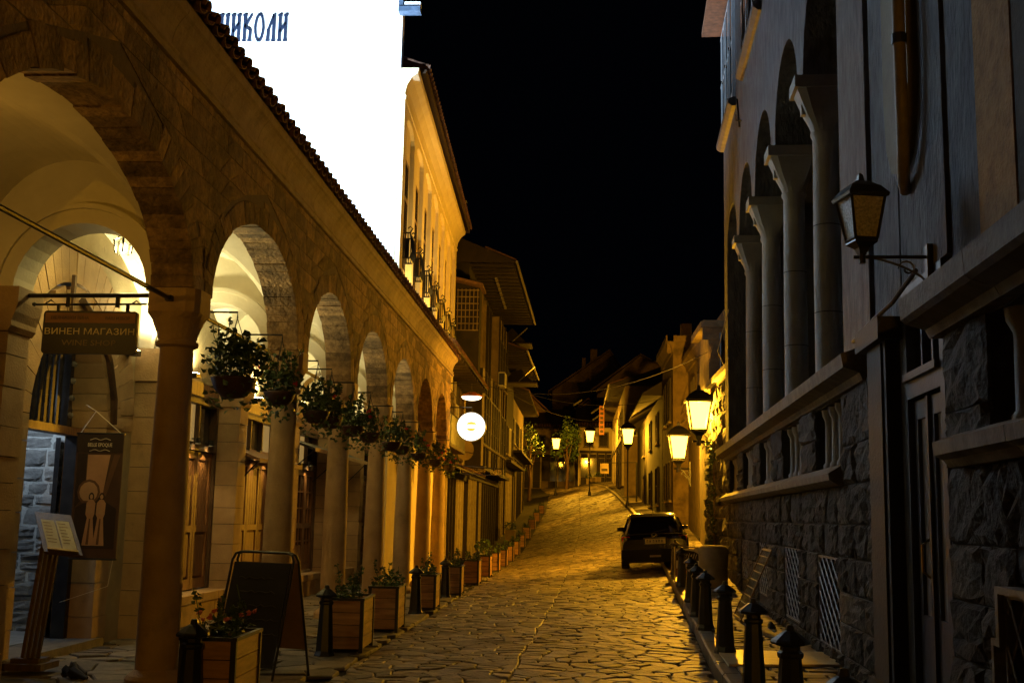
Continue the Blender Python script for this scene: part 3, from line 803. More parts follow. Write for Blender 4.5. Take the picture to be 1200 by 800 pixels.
for q in range(3):
    P = MB(); P.fbox(FR, 8.66+q*.32, 8.94+q*.32, 2.86, 3.4, dn-.03, dn-.02); obj('transom_pane', P, glass('blue_glass', (.10, .16, .30), .2), dr, True)
    if q: 
        P = MB(); P.fbox(FR, 8.63+q*.32, 8.67+q*.32, 2.82, 3.45, dn-.03, dn+.04); obj('transom_bar', P, M_DOOR(), dr, True)
P = MB(); P.fbox(FR, 8.4, 10.3, -.05, .16, -.75, .02); obj('door_step', P, M_SILL(), rb, True)
# ---- nearer block right of the door
N0, N1 = 3.2, 8.33
H2 = [(4.4, 7.35, SIL-.02, 2.93), (4.4, 7.0, .12, 1.28)]
m = MB(); wall_strips(m, FR, N0, N1, -.3, LED-.2, H2, -.5, 0); obj('base_wall', m, M_RMO(), rb, True)
m = MB(); m.fbox(FR, N0, 8.33, LED-.2, TOPZ, -.55, -.06); m.fbox(FR, 8.33, 8.36, 2.9, TOPZ, -.7, -.07); obj('upper_wall', m, M_RPL(), rb, True)
m = MB(); m.fbox(FR, 6.8, 7.52, LED, TOPZ, -.1, -.02); obj('ochre_strip', m, M_ROC(), rb, True)  # beam of warm lamp light built as a coloured strip
m = MB(); m.fbox(FR, 3.2, 6.8, LED, TOPZ, -.1, -.03); obj('dark_render_strip', m, mat('dark_render', (.07, .055, .04), (.04, .032, .025), .95, 6, .01, 30), rb, True)
rusticate(N0, N1, -.05, SIL-.22, [(H2[1])], rb, hc=(.36, .5), wc=(.45, 1.0), d=(.03, .06))
rusticate(7.35, N1, SIL-.22, 2.97, [], rb, hc=(.3, .44), wc=(.5, .9), d=(.03, .06))
rusticate(N0, 4.4, SIL-.22, 2.97, [], rb)
# stone quoins returning into the door recess
FQ = lambda u, v, n: FR(N1+n, v, u)
z = 0.0
while z < 2.9:
    z2 = min(z+.44+.1*r.random(), 2.95); ms = stone(FQ, [(.02, z), (-.42, z), (-.42, z2), (.02, z2)], .05, g=4, rough=.7, gap=.012); obj('quoin_stone', ms, M_RST(), rb, True); z = z2
for (a, b) in ((3.3, 4.9), (4.9, 6.5), (6.5, 8.02)):
    P = MB(); P.profile([(-.35, 1.99), (.10, 1.99), (.14, 2.04), (.20, 2.07), (.21, 2.16), (.02, SIL+.01), (-.35, SIL+.01)], FR, a+.005, b-.005); obj('sill_slab', P, M_SILL(), rb, True)
for (a, b) in ((3.3, 5.0), (5.0, 6.8), (6.8, 8.42)):
    P = MB(); P.profile([(-.45, 2.94), (.10, 2.94), (.13, 3.0), (.26, 3.04), (.30, 3.07), (.31, 3.22), (.04, LED+.04), (-.45, LED+.04)], FR, a+.005, b-.005); obj('ledge_slab', P, M_SILL(), rb, True)
P = MB(); P.fbox(FR, 4.3, 7.4, SIL-.05, 3.0, -.56, -.5); obj('window_pane', P, glass('dark_glass', (.02, .022, .025)), rb, True)
for u in (7.12, 6.72, 6.2, 5.6, 5.0):
    c = FR(u, 0, -.14); P = MB(); P.lathe([(.10, 2.22), (.10, 2.27), (.075, 2.30), (.07, 2.75), (.072, 2.78), (.11, 2.85), (.12, 2.94)], (c[0], c[1], 0), 14); obj('small_column', P, M_RCO(), rb, True, smooth=True)
P = MB(); P.fbox(FR, 4.35, 7.02, .1, 1.3, -.56, -.5); obj('cellar_void', P, M_DRK(), rb, True)
# stepped frame of the near grille
for (a, b, c, e) in ((4.5, 6.98, 1.22, 1.26), (6.93, 6.98, .95, 1.22), (6.93, 7.08, .92, .96), (7.04, 7.08, .12, .92)):
    P = MB(); P.fbox(FR, a, b, c, e, -.01, .15); obj('grille_frame', P, M_GRIL(), rb, True)
grille(FR, 4.5, 6.94, .14, 1.22, .10, rb, .26, 1.3)
# ---- curved gutter and round-ended panel above the lantern
P = MB(); pts = [FR(8.95, 9.5, .12), FR(8.95, 6.2, .12), FR(8.95, 5.5, .12), FR(8.98, 4.95, .11), FR(9.05, 4.62, .09), FR(9.2, 4.40, .06), FR(9.4, 4.33, .0)]
P.tube(pts, .05, 10); pipe = obj('drainpipe', P, mat('weathered_pipe', (.20, .155, .075), (.12, .09, .04), .6, 6), rb, True, smooth=True)
P = MB(); P.tube([FR(8.95, 5.42, .12), FR(8.95, 5.50, .12)], .06, 10); obj('pipe_collar', P, M_IRON(), pipe, True)
pp = [(9.0, 9.5), (9.0, 5.2), (9.05, 4.85), (9.2, 4.6), (9.42, 4.48), (9.65, 4.55), (9.82, 4.8), (9.88, 5.2), (9.88, 9.5)]
P = MB(); P.prism(pp, FR, -.03, .05); obj('round_ended_panel', P, mat('olive_plaster', (.15, .13, .075), (.10, .088, .05), .8, 2.5, .004, 20), rb, True)
P = MB(); P.tube([FR(8.25, 5.9, -.02), FR(8.25, 5.9, .06), FR(7.85, 5.88, .06)], .012, 5); obj('wall_bracket', P, M_IRON(), rb, True)
# sloping stay from the bracket down to the ledge
P = MB(); P.tube([FR(8.9, 3.55, .06), FR(9.5, 3.42, .10), FR(10.3, 3.36, .14), FR(11.1, 3.33, .12)], .02, 6); obj('cable', P, M_IRON(), rb, True)
# roof eaves
P = MB(); P.profile([(-.7, TOPZ), (.5, TOPZ), (.5, TOPZ+.12), (-4, TOPZ+1.6), (-4, TOPZ)], FR, 3.2, 27.2); obj('roof', P, M_TILE(), rb, True)
P = MB(); P.fbox(FR, 3.2, 27, -.3, TOPZ, -6.5, -6.3); P.fbox(FR, 26.7, 27, -.3, LED, -6.3, -.46); P.fbox(FR, 26.71, 26.99, LED, TOPZ, -6.3, -LW-.02); obj('rear_wall', P, M_RPL(), rb, True)
# ================================================================== FLOODLIT GABLE AND CREAM HOUSE
def FH(u, v, n): return (-3.5-.027*u+n, u+.027*n, v)   # facade plane of the cream house
ch = thing('cream_house', 'cream rendered house with tall narrow windows and a floodlit white gable above the arcade roof', 'house', (-6, 32, 0))
r = random.Random(41)
GY = 25.0; CX0 = -3.5-.027*GY
FG = lambda u, v, n: (u, GY-n, v)
m = MB(); m.box(-16, CX0-.02, GY, GY+.3, 5.5, 16.2); obj('gable_wall', m, M_WHT(), ch, True)
Y1 = 40.2; EZ = 11.75
m = MB(); m.fbox(FH, GY+.31, Y1, -.2, EZ, -.3, 0); m.fbox(FH, GY+.03, GY+.31, -.2, EZ, -.02, 0); m.fbox(FH, GY+.31, Y1, -.2, 14, -9, -8.7); m.fbox(FH, Y1-.3, Y1, -.2, EZ, -8.69, -.31); obj('wall', m, M_YEL(), ch, True)
# lisenes making tall recesses with corbelled heads
bays = 7; bw_ = (Y1-GY-.5)/bays
for k in range(bays+1):
    u = GY+.02+k*bw_; P = MB(); P.fbox(FH, u, u+.5, 5.9, 11.0, .002, .10); obj('lisene', P, M_YEL(), ch, True)
for k in range(bays):
    u = GY+.52+k*bw_; w_ = bw_-.5; pts = [(u-.0, 11.0), (u, 10.55)]
    for q in range(9): 
        t = math.pi*q/8; pts.append((u+w_/2-w_/2*math.cos(t), 10.55+.28*math.sin(t)))
    pts += [(u+w_, 11.0)]
    P = MB(); P.prism(pts, FH, .003, .10); obj('arch_head', P, M_YEL(), ch, True)
P = MB(); P.profile([(0, 10.99), (.12, 10.99), (.13, 11.05), (.10, 11.1), (.14, 11.3), (.25, 11.5), (.38, 11.6), (.40, 11.72), (0, 11.72)], FH, GY-.02, Y1+.1, cuts=4); obj('cornice', P, M_YEL(), ch, True)
for k in range(bays):
    u = GY+.52+k*bw_+(bw_-.5)/2
    P = MB(); P.fbox(FH, u-.38, u+.38, 7.2, 9.9, .003, .03); f = obj('window', P, mat('window_paint', (.28, .2, .1), (.2, .14, .07), .6, 4), ch, True)
    for q in range(2):
        for s in range(3):
            P = MB(); P.fbox(FH, u-.33+q*.35, u-.02+q*.35, 7.28+s*.87, 8.05+s*.87, .03, .035); obj('window_pane', P, glass('brown_glass', (.10, .07, .04), .1), f, True)
    if k == 0: pass
    # wrought iron balconette
    B = MB(); n1 = .42
    for (a, b) in ((u-.42, u-.42), (u+.42, u+.42)): pass
    for nn, (a, b) in (( .20, (u-.30, u+.30)),):
        B.tube([FH(a, 8.1, .03), FH(a, 8.1, nn), FH(b, 8.1, nn), FH(b, 8.1, .03)], .02, 5); B2 = MB(); B2.tube([FH(a, 7.5, .03), FH(a, 7.5, nn), FH(b, 7.5, nn), FH(b, 7.5, .03)], .02, 5)
    bal = obj('balconette', B, M_IRON(), ch, True); obj('bottom_rail', B2, M_IRON(), bal, True)
    for q in range(11):
        uu = u-.30+.60*q/10; P = MB(); P.tube([FH(uu, 7.5, .20), FH(uu, 7.65, .26), FH(uu, 7.85, .24), FH(uu, 8.1, .20)], .012, 4, False); obj('baluster', P, M_IRON(), bal, True)
    for sd in (-1, 1):
        P = MB(); P.tube([FH(u+sd*.30, 8.1, .20), FH(u+sd*.30, 8.2, .26), FH(u+sd*.30, 8.25, .20), FH(u+sd*.30, 8.2, .15)], .018, 5); obj('iron_scroll', P, M_IRON(), bal, True)
        P = MB(); 
        for q in range(3): P.tube([FH(u+sd*.30, 7.5, .05+.05*q), FH(u+sd*.30, 8.1, .05+.05*q)], .014, 4, False)
        obj('side_bars', P, M_IRON(), bal, True)
P = MB(); P.profile([(.52, 11.72), (.55, 11.80), (-6.5, 14.1), (-6.5, 11.72)], FH, GY+.31, Y1+.3); rf = obj('roof', P, M_DWD(), ch, True)
u = GY+.32; tr = MB()
tc = MB()
while u < Y1+.25:
    Mx = Matrix.Translation(Vector(FH(u, 11.86, .60))) @ Matrix.Rotation(math.atan(2.3/7), 4, 'Y') 
    src = tile_mesh(.45, .10, .085); 
    P = MB(); P.v = [tuple(Mx @ Vector(p)) for p in src.v]; P.f = src.f
    if u < 36: obj('eave_tile', P, M_TILE(), rf, True)
    else: tr.join(P)
    for row in (1, 2):
        M2 = Matrix.Translation(Vector((-.36*row, 0, .118*row))) @ Mx; P = MB(); P.v = [tuple(M2 @ Vector(p)) for p in src.v]; P.f = src.f; tr.join(P)
    u += .27
obj('roof_tiles', tr, M_TILE(), rf, True, kind='stuff')
# corner gutter bracket at the top of the gable
P = MB(); P.box(CX0-.08, CX0+.02, GY-.25, GY-.02, 13.05, 15.4); P.box(CX0-.08, CX0+.42, GY-.28, GY-.02, 12.98, 13.10); bk = obj('gable_frame', P, mat('blue_grey_metal', (.10, .15, .24), (.05, .08, .13), .5, 6), ch, True)
P = MB(); P.box(CX0+.05, CX0+.42, GY-.24, GY-.03, 13.14, 13.22); obj('bracket_plate', P, M_WHT(), bk, True)
# painted letters on the gable, cut out and standing proud:  НИКОЛИ
LT = mat('letter_blue', (.002, .010, .034), (.0016, .008, .028), .6, 4)
sg = thing('wall_sign', 'large dark blue Cyrillic lettering fixed to the floodlit white gable', 'sign', (-7.5, GY, 12.4))
def stroke(pts, w): return (pts, w)
LH = .66; x0 = -8.94; zb = 12.37; LWd = .235; AD = .275
def letter(ch_, x):
    P = MB(); t = .07
    def bar(a, b, w_=t):
        a = Vector(a); b = Vector(b); d = (b-a).normalized(); nrm = Vector((-d.y, d.x))*w_/2
        P.prism([(x+p.x, zb+p.y) for p in (a-nrm, b-nrm, b+nrm, a+nrm)], FG, .001, .05)
    W_, H_ = LWd, LH
    def serif(px, py, s=1): P.prism([(x+px-.05, zb+py), (x+px+.05, zb+py), (x+px+.035, zb+py+s*.05), (x+px-.045, zb+py+s*.035)] if s > 0 else [(x+px-.05, zb+py-.05), (x+px+.045, zb+py-.035), (x+px+.055, zb+py), (x+px-.045, zb+py)], FG, .002, .052)
    if ch_ in 'НИ':
        bar((.05, 0), (.05, H_)); bar((W_-.05, 0), (W_-.05, H_))
        if ch_ == 'И': bar((.05, H_*.33), (W_-.05, H_*.68), .055)
        else: bar((.05, H_*.45), (W_-.05, H_*.58), .055)
        serif(.05, 0); serif(W_-.05, 0); serif(.05, H_, -1); serif(W_-.05, H_, -1)
    elif ch_ == 'К':
        bar((.05, 0), (.05, H_)); bar((.05, H_*.5), (W_-.03, H_), .05); bar((.07, H_*.52), (W_-.05, H_*.42), .05); bar((W_-.05, H_*.43), (W_-.06, 0.02), .065); serif(.05, 0); serif(W_-.06, 0); serif(.05, H_, -1)
    elif ch_ == 'О':
        ps = [(W_/2+(W_/2-.02)*math.sin(a)*(1-.12*abs(math.cos(a))), H_/2+(H_/2)*math.cos(a)) for a in [2*math.pi*k/16 for k in range(17)]]
        for a, b in zip(ps[:-1], ps[1:]): bar(a, b, .055)
    elif ch_ == 'Л':
        bar((.05, 0), (.06, H_*.45)); bar((.06, H_*.42), (W_-.06, H_*.97), .05); bar((W_-.05, 0), (W_-.05, H_)); serif(.05, 0); serif(W_-.05, 0)
    obj('letter', P, LT, sg, True)
for k, c_ in enumerate('НИКОЛИ'): letter(c_, -6.83-AD*(6-k))

# ================================================================== ASSUMED FLOODLIGHTS ON THE ARCADE ROOF
def lamp(name, kind, loc, power, col, parent=None, size=.1, spot=None, target=None):
    ld = bpy.data.lights.new(name, kind); ld.energy = power; ld.color = col
    if kind != 'SUN' and kind != 'AREA': ld.shadow_soft_size = size
    if kind == 'AREA': ld.size = size
    if spot: ld.spot_size = R(spot); ld.spot_blend = .6
    o = bpy.data.objects.new(name, ld); COL.objects.link(o); o.location = loc
    if target is not None: o.rotation_euler = (Vector(target)-Vector(loc)).to_track_quat('-Z', 'Y').to_euler()
    if parent is not None:
        o.parent = parent; o.matrix_parent_inverse = Matrix.LocRotScale(parent.location, parent.rotation_euler, parent.scale).inverted()
    return o
for k, (x, y) in enumerate(((-6.2, 20.5), (-8.6, 20.0), (-11.0, 20.2))):  # fixtures assumed from the bright gable; none of them is seen
    z = 6.0+(-3.27-x)*ROOFS+.35 if x > -7.6 else 7.9
    f = thing('floodlight', ['square floodlight on the arcade roof nearest the street, aimed at the white gable', 'square floodlight in the middle of three aimed at the white gable', 'square floodlight farthest from the street aimed at the white gable'][k], 'floodlight', (x, y, z), group='floodlights behind the arcade roof')
    P = MB(); P.box(x-.2, x+.2, y-.1, y+.06, z-.15, z+.15); obj('housing', P, M_IRON(), f, True)
    P = MB(); P.box(x-.17, x+.17, y+.062, y+.072, z-.12, z+.12); obj('lens', P, glow_glass('floodlight_lens', (.75, .88, 1.0), 30), f, True)
    P = MB(); P.box(x-.03, x+.03, y-.05, y, z-.6, z-.15); obj('bracket', P, M_IRON(), f, True)
    lamp('floodlight_lamp', 'SPOT', (x, y+.12, z), 6500, (.60, .80, 1.0), f, .12, 130, (x+.3, GY, 12.2))

for k, (x, y) in enumerate(((-3.5, 26.6), (-3.55, 30.6))):  # floodlights added to brighten the cream facade, assumed from its glow
    z = 6.32; f = thing('facade_floodlight', ['small warm floodlight on the arcade eave nearer the white gable', 'small warm floodlight on the arcade eave near its far end'][k], 'floodlight', (x, y, z), group='warm floodlights washing the cream facade')
    P = MB(); P.box(x-.12, x+.0, y-.12, y+.12, z-.1, z+.1); P.box(x-.08, x-.04, y-.02, y+.02, z-.35, z-.1); obj('housing', P, M_IRON(), f, True)
    lamp('facade_lamp', 'SPOT', (x+.03, y, z+.12), 280, (1.0, .70, .24), f, .08, 150, (-4.4, y+3.0, 10.5))
# ================================================================== STREET LANTERNS
FQ2 = lambda u, v, n: (3.8-n, u, v)
M_LGL = lambda: glow_glass('lit_lantern_glass', (1.0, .50, .045), 7)
def lantern_body(parent, c, lit=True, s=1.0, hexn=4, rz=0.0, gmat=None):
    """tapered lantern, glass centre at c"""
    X, Y, Z = c
    def ring(w_, z, n=hexn):
        return [(X+w_*s*math.cos(rz+math.pi/4+2*math.pi*q/n)*1.414, Y+w_*s*math.sin(rz+math.pi/4+2*math.pi*q/n)*1.414, Z+z*s) for q in range(n)]
    P = MB()
    top = ring(.165, .20); bot = ring(.105, -.20)
    for q in range(hexn):
        P.tube([top[q], bot[q]], .014*s, 5)
        P.tube([top[q], top[(q+1) % hexn]], .016*s, 5); P.tube([bot[q], bot[(q+1) % hexn]], .016*s, 5)
    fr = obj('lantern_frame', P, M_IRON(), parent, True)
    P = MB(); P.grid([ring(.19, .19), ring(.20, .22), ring(.14, .30), ring(.06, .36), ring(.03, .37), ring(.02, .43), ring(.001, .45)], True); P.poly(list(reversed(ring(.19, .19)))); obj('lantern_roof', P, M_IRON(), parent, True)
    P = MB(); P.grid([ring(.105, -.19), ring(.11, -.23), ring(.05, -.28), ring(.03, -.34)], True); obj('lantern_base', P, M_IRON(), parent, True)
    t2 = ring(.158, .19); b2 = ring(.10, -.19)
    for q in range(hexn):
        P = MB(); P.poly([b2[q], b2[(q+1) % hexn], t2[(q+1) % hexn], t2[q]]); obj('lantern_glass', P, gmat or M_LGL(), parent, True)
def wall_lantern(name, label, F, u, z, reach, lit, power, s=1.0, gmat=None, rz=0, light_off=True):
    c = F(u, z, reach); base = F(u, z-.5*s, 0)
    t = thing(name, label, 'lamp', base, group=None)
    lantern_body(t, c, lit, s, rz=rz, gmat=gmat)
    P = MB(); zz = z-.36*s
    P.tube([F(u, zz, -.02), F(u, zz, reach+.08*s)], .017*s, 6); P.tube([F(u, zz-.06*s, reach), F(u, zz+.06*s, reach)], .035*s, 8)
    P.fbox(F, u-.03, u+.03, zz-.3*s, zz+.12*s, -.02, .025)
    arm = obj('bracket_arm', P, M_IRON(), t, True)
    P = MB(); pts = []
    for q in range(9): a = q/8; pts.append(F(u, zz-.26*s*(1-a)**1.2-.0, .02+reach*.85*a**1.6))
    P.tube(pts, .012*s, 5)
    cc = (reach*.33, zz-.11*s); pts = [F(u, cc[1]+.085*s*math.sin(a)*(1-a/9), cc[0]+.085*s*math.cos(a)*(1-a/9)) for a in [k*.5 for k in range(14)]]
    P.tube(pts, .010*s, 5); obj('scroll', P, M_IRON(), arm, True)
    if lit:
        lamp('bulb', 'POINT', c, power, SODIUM, t, .06)
    return t
gold = mat('frosted_lantern_glass', (.48, .44, .33), (.16, .15, .11), .35, 55, .01, 60)  # pale gold colour stands in for a reflection on the unlit glass
wall_lantern('wall_lantern', 'unlit black lantern with frosted glass on a scrolled bracket beside the dark doorway', FR, 8.72, 3.91, .50, False, 0, .82, gold, .2)
wall_lantern('wall_lantern', 'blazing lantern just past the loggia house, brightest and nearest of the lit lamps', FQ2, 33, 4.55, .42, True, 4200, 2.0)
wall_lantern('wall_lantern', 'lit lantern on the wall behind the parked car, lower left of the brightest lamp', FQ2, 40, 4.08, .40, True, 1700, 2.0)
def post_lamp(label, x, y, zl, power, group=None):
    zg = gz(x, y); t = thing('street_lamp', label, 'street lamp', (x, y, zg), group='post lamps farther up the street')
    P = MB(); P.lathe([(.12, 0), (.12, .25), (.07, .35), (.045, .6), (.04, zl-zg-.85), (.06, zl-zg-.7)], (x, y, zg), 10); obj('post', P, M_IRON(), t, True)
    lantern_body(t, (x, y, zl), True, 2.2)
    lamp('bulb', 'POINT', (x, y, zl), power, SODIUM, t, .08)
post_lamp('right-hand lit post lamp of the three far up the street, by the house corner', 2.75, 66, 6.25, 2600)
post_lamp('middle lit post lamp of the three far up the street, in front of the tree', .80, 88, 7.75, 2600)
post_lamp('leftmost and smallest lit post lamp far up the street', -1.97, 98, 7.8, 2000)
# ================================================================== SHOPFRONTS IN THE ARCADE
r = random.Random(51)
M_WARMG = lambda: mat('warm_window', (.12, .09, .05), (.06, .045, .025), .12, 3, emis=(1.0, .6, .18), estr=.28)
M_PALEG = lambda: mat('pale_lit_window', (.4, .42, .36), (.3, .31, .27), .15, 1.5, emis=(.85, .95, .65), estr=.30)
M_BLKG = lambda: glass('shop_glass', (.03, .028, .02), .06)
SHOPD = ['wooden shopfront with tall panelled shutters under two small warm lamps, first past the wine shop', 'wooden shopfront with panelled shutters and a tilted awning board, second past the wine shop',
         'shopfront with gridded glass doors and pale light inside, behind the third slim column', 'narrow-looking glazed shopfront with dark grid doors, behind the fourth column', 'last glazed shopfront at the far end of the arcade']
for bi in range(3, 8):
    y0, y1 = CY[bi]+.21, CY[bi+1]-.21; zb = gz(-5.4, (y0+y1)/2)+.45; wood = bi < 5
    sf = thing('shopfront', SHOPD[bi-3], 'shopfront', (BACKX, (y0+y1)/2, zb), group='shopfronts inside the arcade')
    MT = M_MWD()
    P = MB(); P.fbox(FB, y0, y0+.09, zb, 3.25, -.12, .02); obj('door_post', P, M_DWD(), sf, True)
    P = MB(); P.fbox(FB, y1-.09, y1, zb, 3.25, -.12, .02); obj('door_post', P, M_DWD(), sf, True)
    P = MB(); P.fbox(FB, y0+.09, y1-.09, 2.48, 2.60, -.12, .03); obj('transom_rail', P, M_DWD(), sf, True)
    P = MB(); P.fbox(FB, y0+.09, y1-.09, 3.17, 3.28, -.12, .05); obj('head_rail', P, M_DWD(), sf, True)
    P = MB(); P.fbox(FB, y0, y1, 3.28, 3.5, -.1, .015); obj('fascia_board', P, MT, sf, True)
    nl = 4; lw = (y1-y0-.18)/nl
    for k in range(nl):
        a = y0+.09+k*lw; b = a+lw
        P = MB()
        for (p, q, s_, t_) in ((a+.01, a+.10, zb+.01, 2.47), (b-.10, b-.01, zb+.01, 2.47), (a+.10, b-.10, zb+.01, zb+.16), (a+.10, b-.10, 2.36, 2.47), (a+.10, b-.10, 1.28, 1.38)): P.fbox(FB, p, q, s_, t_, -.075, -.02)
        lf = obj('shutter_leaf', P, MT, sf, True)
        if wood:
            P = MB(); P.bbox(FB, a+.10, b-.10, zb+.16, 1.28, -.07, -.035, .04); obj('panel', P, MT, lf, True)
            n_ = 4
            for q in range(n_):
                P = MB(); u0_ = a+.10+(b-a-.2)*q/n_; P.bbox(FB, u0_+.003, u0_+(b-a-.2)/n_-.003, 1.38, 2.36, -.07, -.04, .008); obj('board', P, MT, lf, True)
        else:
            P = MB(); P.bbox(FB, a+.10, b-.10, zb+.16, .95 if bi == 5 else zb+.3, -.07, -.035, .03); obj('panel', P, MT, lf, True)
            z_ = zb+.3
            P = MB(); P.fbox(FB, a+.10, b-.10, z_, 2.36, -.062, -.055); obj('door_glass', P, M_PALEG() if (bi in (5, 6) and k in (0, 1)) else M_BLKG(), lf, True)
            for q in range(1, 5):
                P = MB(); P.fbox(FB, a+.10, b-.10, z_+(2.36-z_)*q/5-.014, z_+(2.36-z_)*q/5+.014, -.054, -.03); obj('glazing_bar', P, MT, lf, True)
            P = MB(); P.fbox(FB, (a+b)/2-.012, (a+b)/2+.012, z_, 2.36, -.053, -.028); obj('glazing_bar', P, MT, lf, True)
        P = MB(); P.fbox(FB, a+.03, b-.03, 2.60, 3.17, -.09, -.08); tg = obj('transom_glass', P, M_WARMG() if (k+bi) % 2 else M_BLKG(), sf, True)
        P = MB(); P.fbox(FB, a-.02, a+.03, 2.60, 3.17, -.1, -.01); obj('transom_bar', P, M_DWD(), sf, True)
    P = MB(); P.fbox(FB, y0, y1, zb, 3.3, -.3, -.2); obj('dark_interior', P, M_DRK(), sf, True)
# awning boards / canopies
for (bi, z_, out, lab) in ((4, 2.62, .55, 'tilted wooden awning board over the second shutter shop'), (5, 3.0, .65, 'dark flat canopy with pale edge over the gridded glass doors'), (6, 3.0, .6, 'thin pale canopy over the fourth shopfront')):
    y0, y1 = CY[bi]+.3, CY[bi+1]-.3; P = MB()
    P.hexa([FB(y0, z_, .0), FB(y1, z_, .0), FB(y1, z_-.22, out), FB(y0, z_-.22, out), FB(y0, z_+.05, .0), FB(y1, z_+.05, .0), FB(y1, z_-.17, out), FB(y0, z_-.17, out)])
    t = thing('awning', lab, 'awning', FB((y0+y1)/2, z_, 0)); obj('awning_board', P, M_MWD() if bi == 4 else M_IRON(), t, True)
    P = MB(); P.fbox(FB, y0, y1, z_-.235, z_-.165, out+.002, out+.02); obj('edge_trim', P, M_COLM(), t, True)
    for yy in (y0+.2, y1-.2):
        P = MB(); P.tube([FB(yy, z_-.20, out-.05), FB(yy, z_-.75, .0)], .012, 5); obj('stay', P, M_IRON(), t, True)
WARM = (1.0, .66, .25)
for (bi, us) in ((3, (.18, .36, .62, .82)), (4, (.12, .32, .55, .8)), (5, (.3, .7)), (6, (.3, .7))):  # last two bays: lamps added to brighten dark shopfronts
    for q, f_ in enumerate(us):
        y = CY[bi]+.21+(CY[bi+1]-CY[bi]-.42)*f_
        t = thing('shutter_lamp', '%s small warm lamp from the near end of the wooden shutters' % ['first', 'second', 'third', 'fourth'][q]+[' past the wine shop', ' by the tilted awning', ' with gridded glass doors', ' fourth in the row'][bi-3], 'lamp', FB(y, 2.62, .1), group='small warm lamps over the shutters')
        P = MB(); c = FB(y, 0, .09); P.lathe([(.0, 2.66), (.045, 2.655), (.05, 2.57), (.044, 2.57)], (c[0], c[1], 0), 10); P.fbox(FB, y-.01, y+.01, 2.63, 2.65, .0, .09); obj('shade', P, M_IRON(), t, True)
        P = MB(); P.lathe([(.0, 2.575), (.035, 2.58), (.03, 2.60), (0, 2.61)], (c[0], c[1], 0), 8); obj('bulb_lens', P, glow_glass('warm_bulb', (1, .7, .3), 25), t, True)
        lamp('bulb', 'SPOT', FB(y, 2.56, .09), 16, WARM, t, .03, 95, FB(y, 0.3, -.05))
# assumed uplights, added to light the vault; no fixtures are seen
UP = (1.0, .86, .42)
for bi, pw in ((2, 230), (3, 260), (4, 240), (5, 260), (6, 200), (7, 80)):
    y = (CY[bi]+CY[bi+1])/2; z_ = 3.56
    nm = {2: 'over the wine shop door', 3: 'over the first shutter shop', 4: 'over the shop with the tilted awning', 5: 'over the gridded glass doors', 6: 'over the fourth shopfront', 7: 'over the last shopfront'}[bi]
    t = thing('vault_uplight', 'small bright uplight '+nm+', washing the vault', 'lamp', FB(y, z_, .05), group='uplights washing the arcade vaults')
    off = .12 if bi != 2 else .12; yy = y if bi != 2 else 14.0
    P = MB(); P.fbox(FB, yy-.09, yy+.09, z_-.06, z_, .0, .17); obj('housing', P, M_IRON(), t, True)
    P = MB(); P.fbox(FB, yy-.075, yy+.075, z_+.001, z_+.012, .03, .155); obj('lens', P, glow_glass('uplight_lens', (1, .95, .7), 20), t, True)
    lamp('uplight_lamp', 'SPOT', FB(yy, z_+.03, .1), pw, UP, t, .06, 165, FB(yy-(.6 if bi == 2 else 0), z_+3, .45))
t = thing('pendant_lamp', 'small ironwork pendant lamp glowing in the vault above the wine shop sign', 'lamp', (-4.8, 11.55, 4.3))
P = MB(); P.tube([(-4.8, 11.55, 4.75), (-4.8, 11.55, 4.42)], .01, 5)
for q in range(5): P.tube([(-4.8, 11.55, 4.44), (-4.8+.10*math.cos(q*1.257), 11.55+.10*math.sin(q*1.257), 4.38), (-4.8+.08*math.cos(q*1.257), 11.55+.08*math.sin(q*1.257), 4.24)], .012, 4)
obj('iron_cage', P, M_IRON(), t, True)
P = MB(); P.lathe([(0, -.06), (.035, -.03), (.035, .03), (0, .06)], (-4.8, 11.55, 4.30), 10); obj('glass_bulb', P, glow_glass('pendant_glass', (1, .9, .6), 14), t, True)
lamp('pendant_bulb', 'POINT', (-4.8, 11.55, 4.30), 38, UP, t, .03)
t = thing('vault_uplight', 'amber uplight in the nearest bay, just out of the picture', 'lamp', FB(8.3, 3.5, .05), group='uplights washing the arcade vaults')
P = MB(); P.fbox(FB, 8.2, 8.4, 3.3, 3.36, .0, .17); obj('housing', P, M_IRON(), t, True)  # housing of the added uplight
lamp('uplight_lamp', 'SPOT', FB(7.9, 3.4, .3), 34, (1.0, .50, .07), t, .06, 165, FB(9.3, 6.0, .75))  # unseen lamp added to warm the near vault
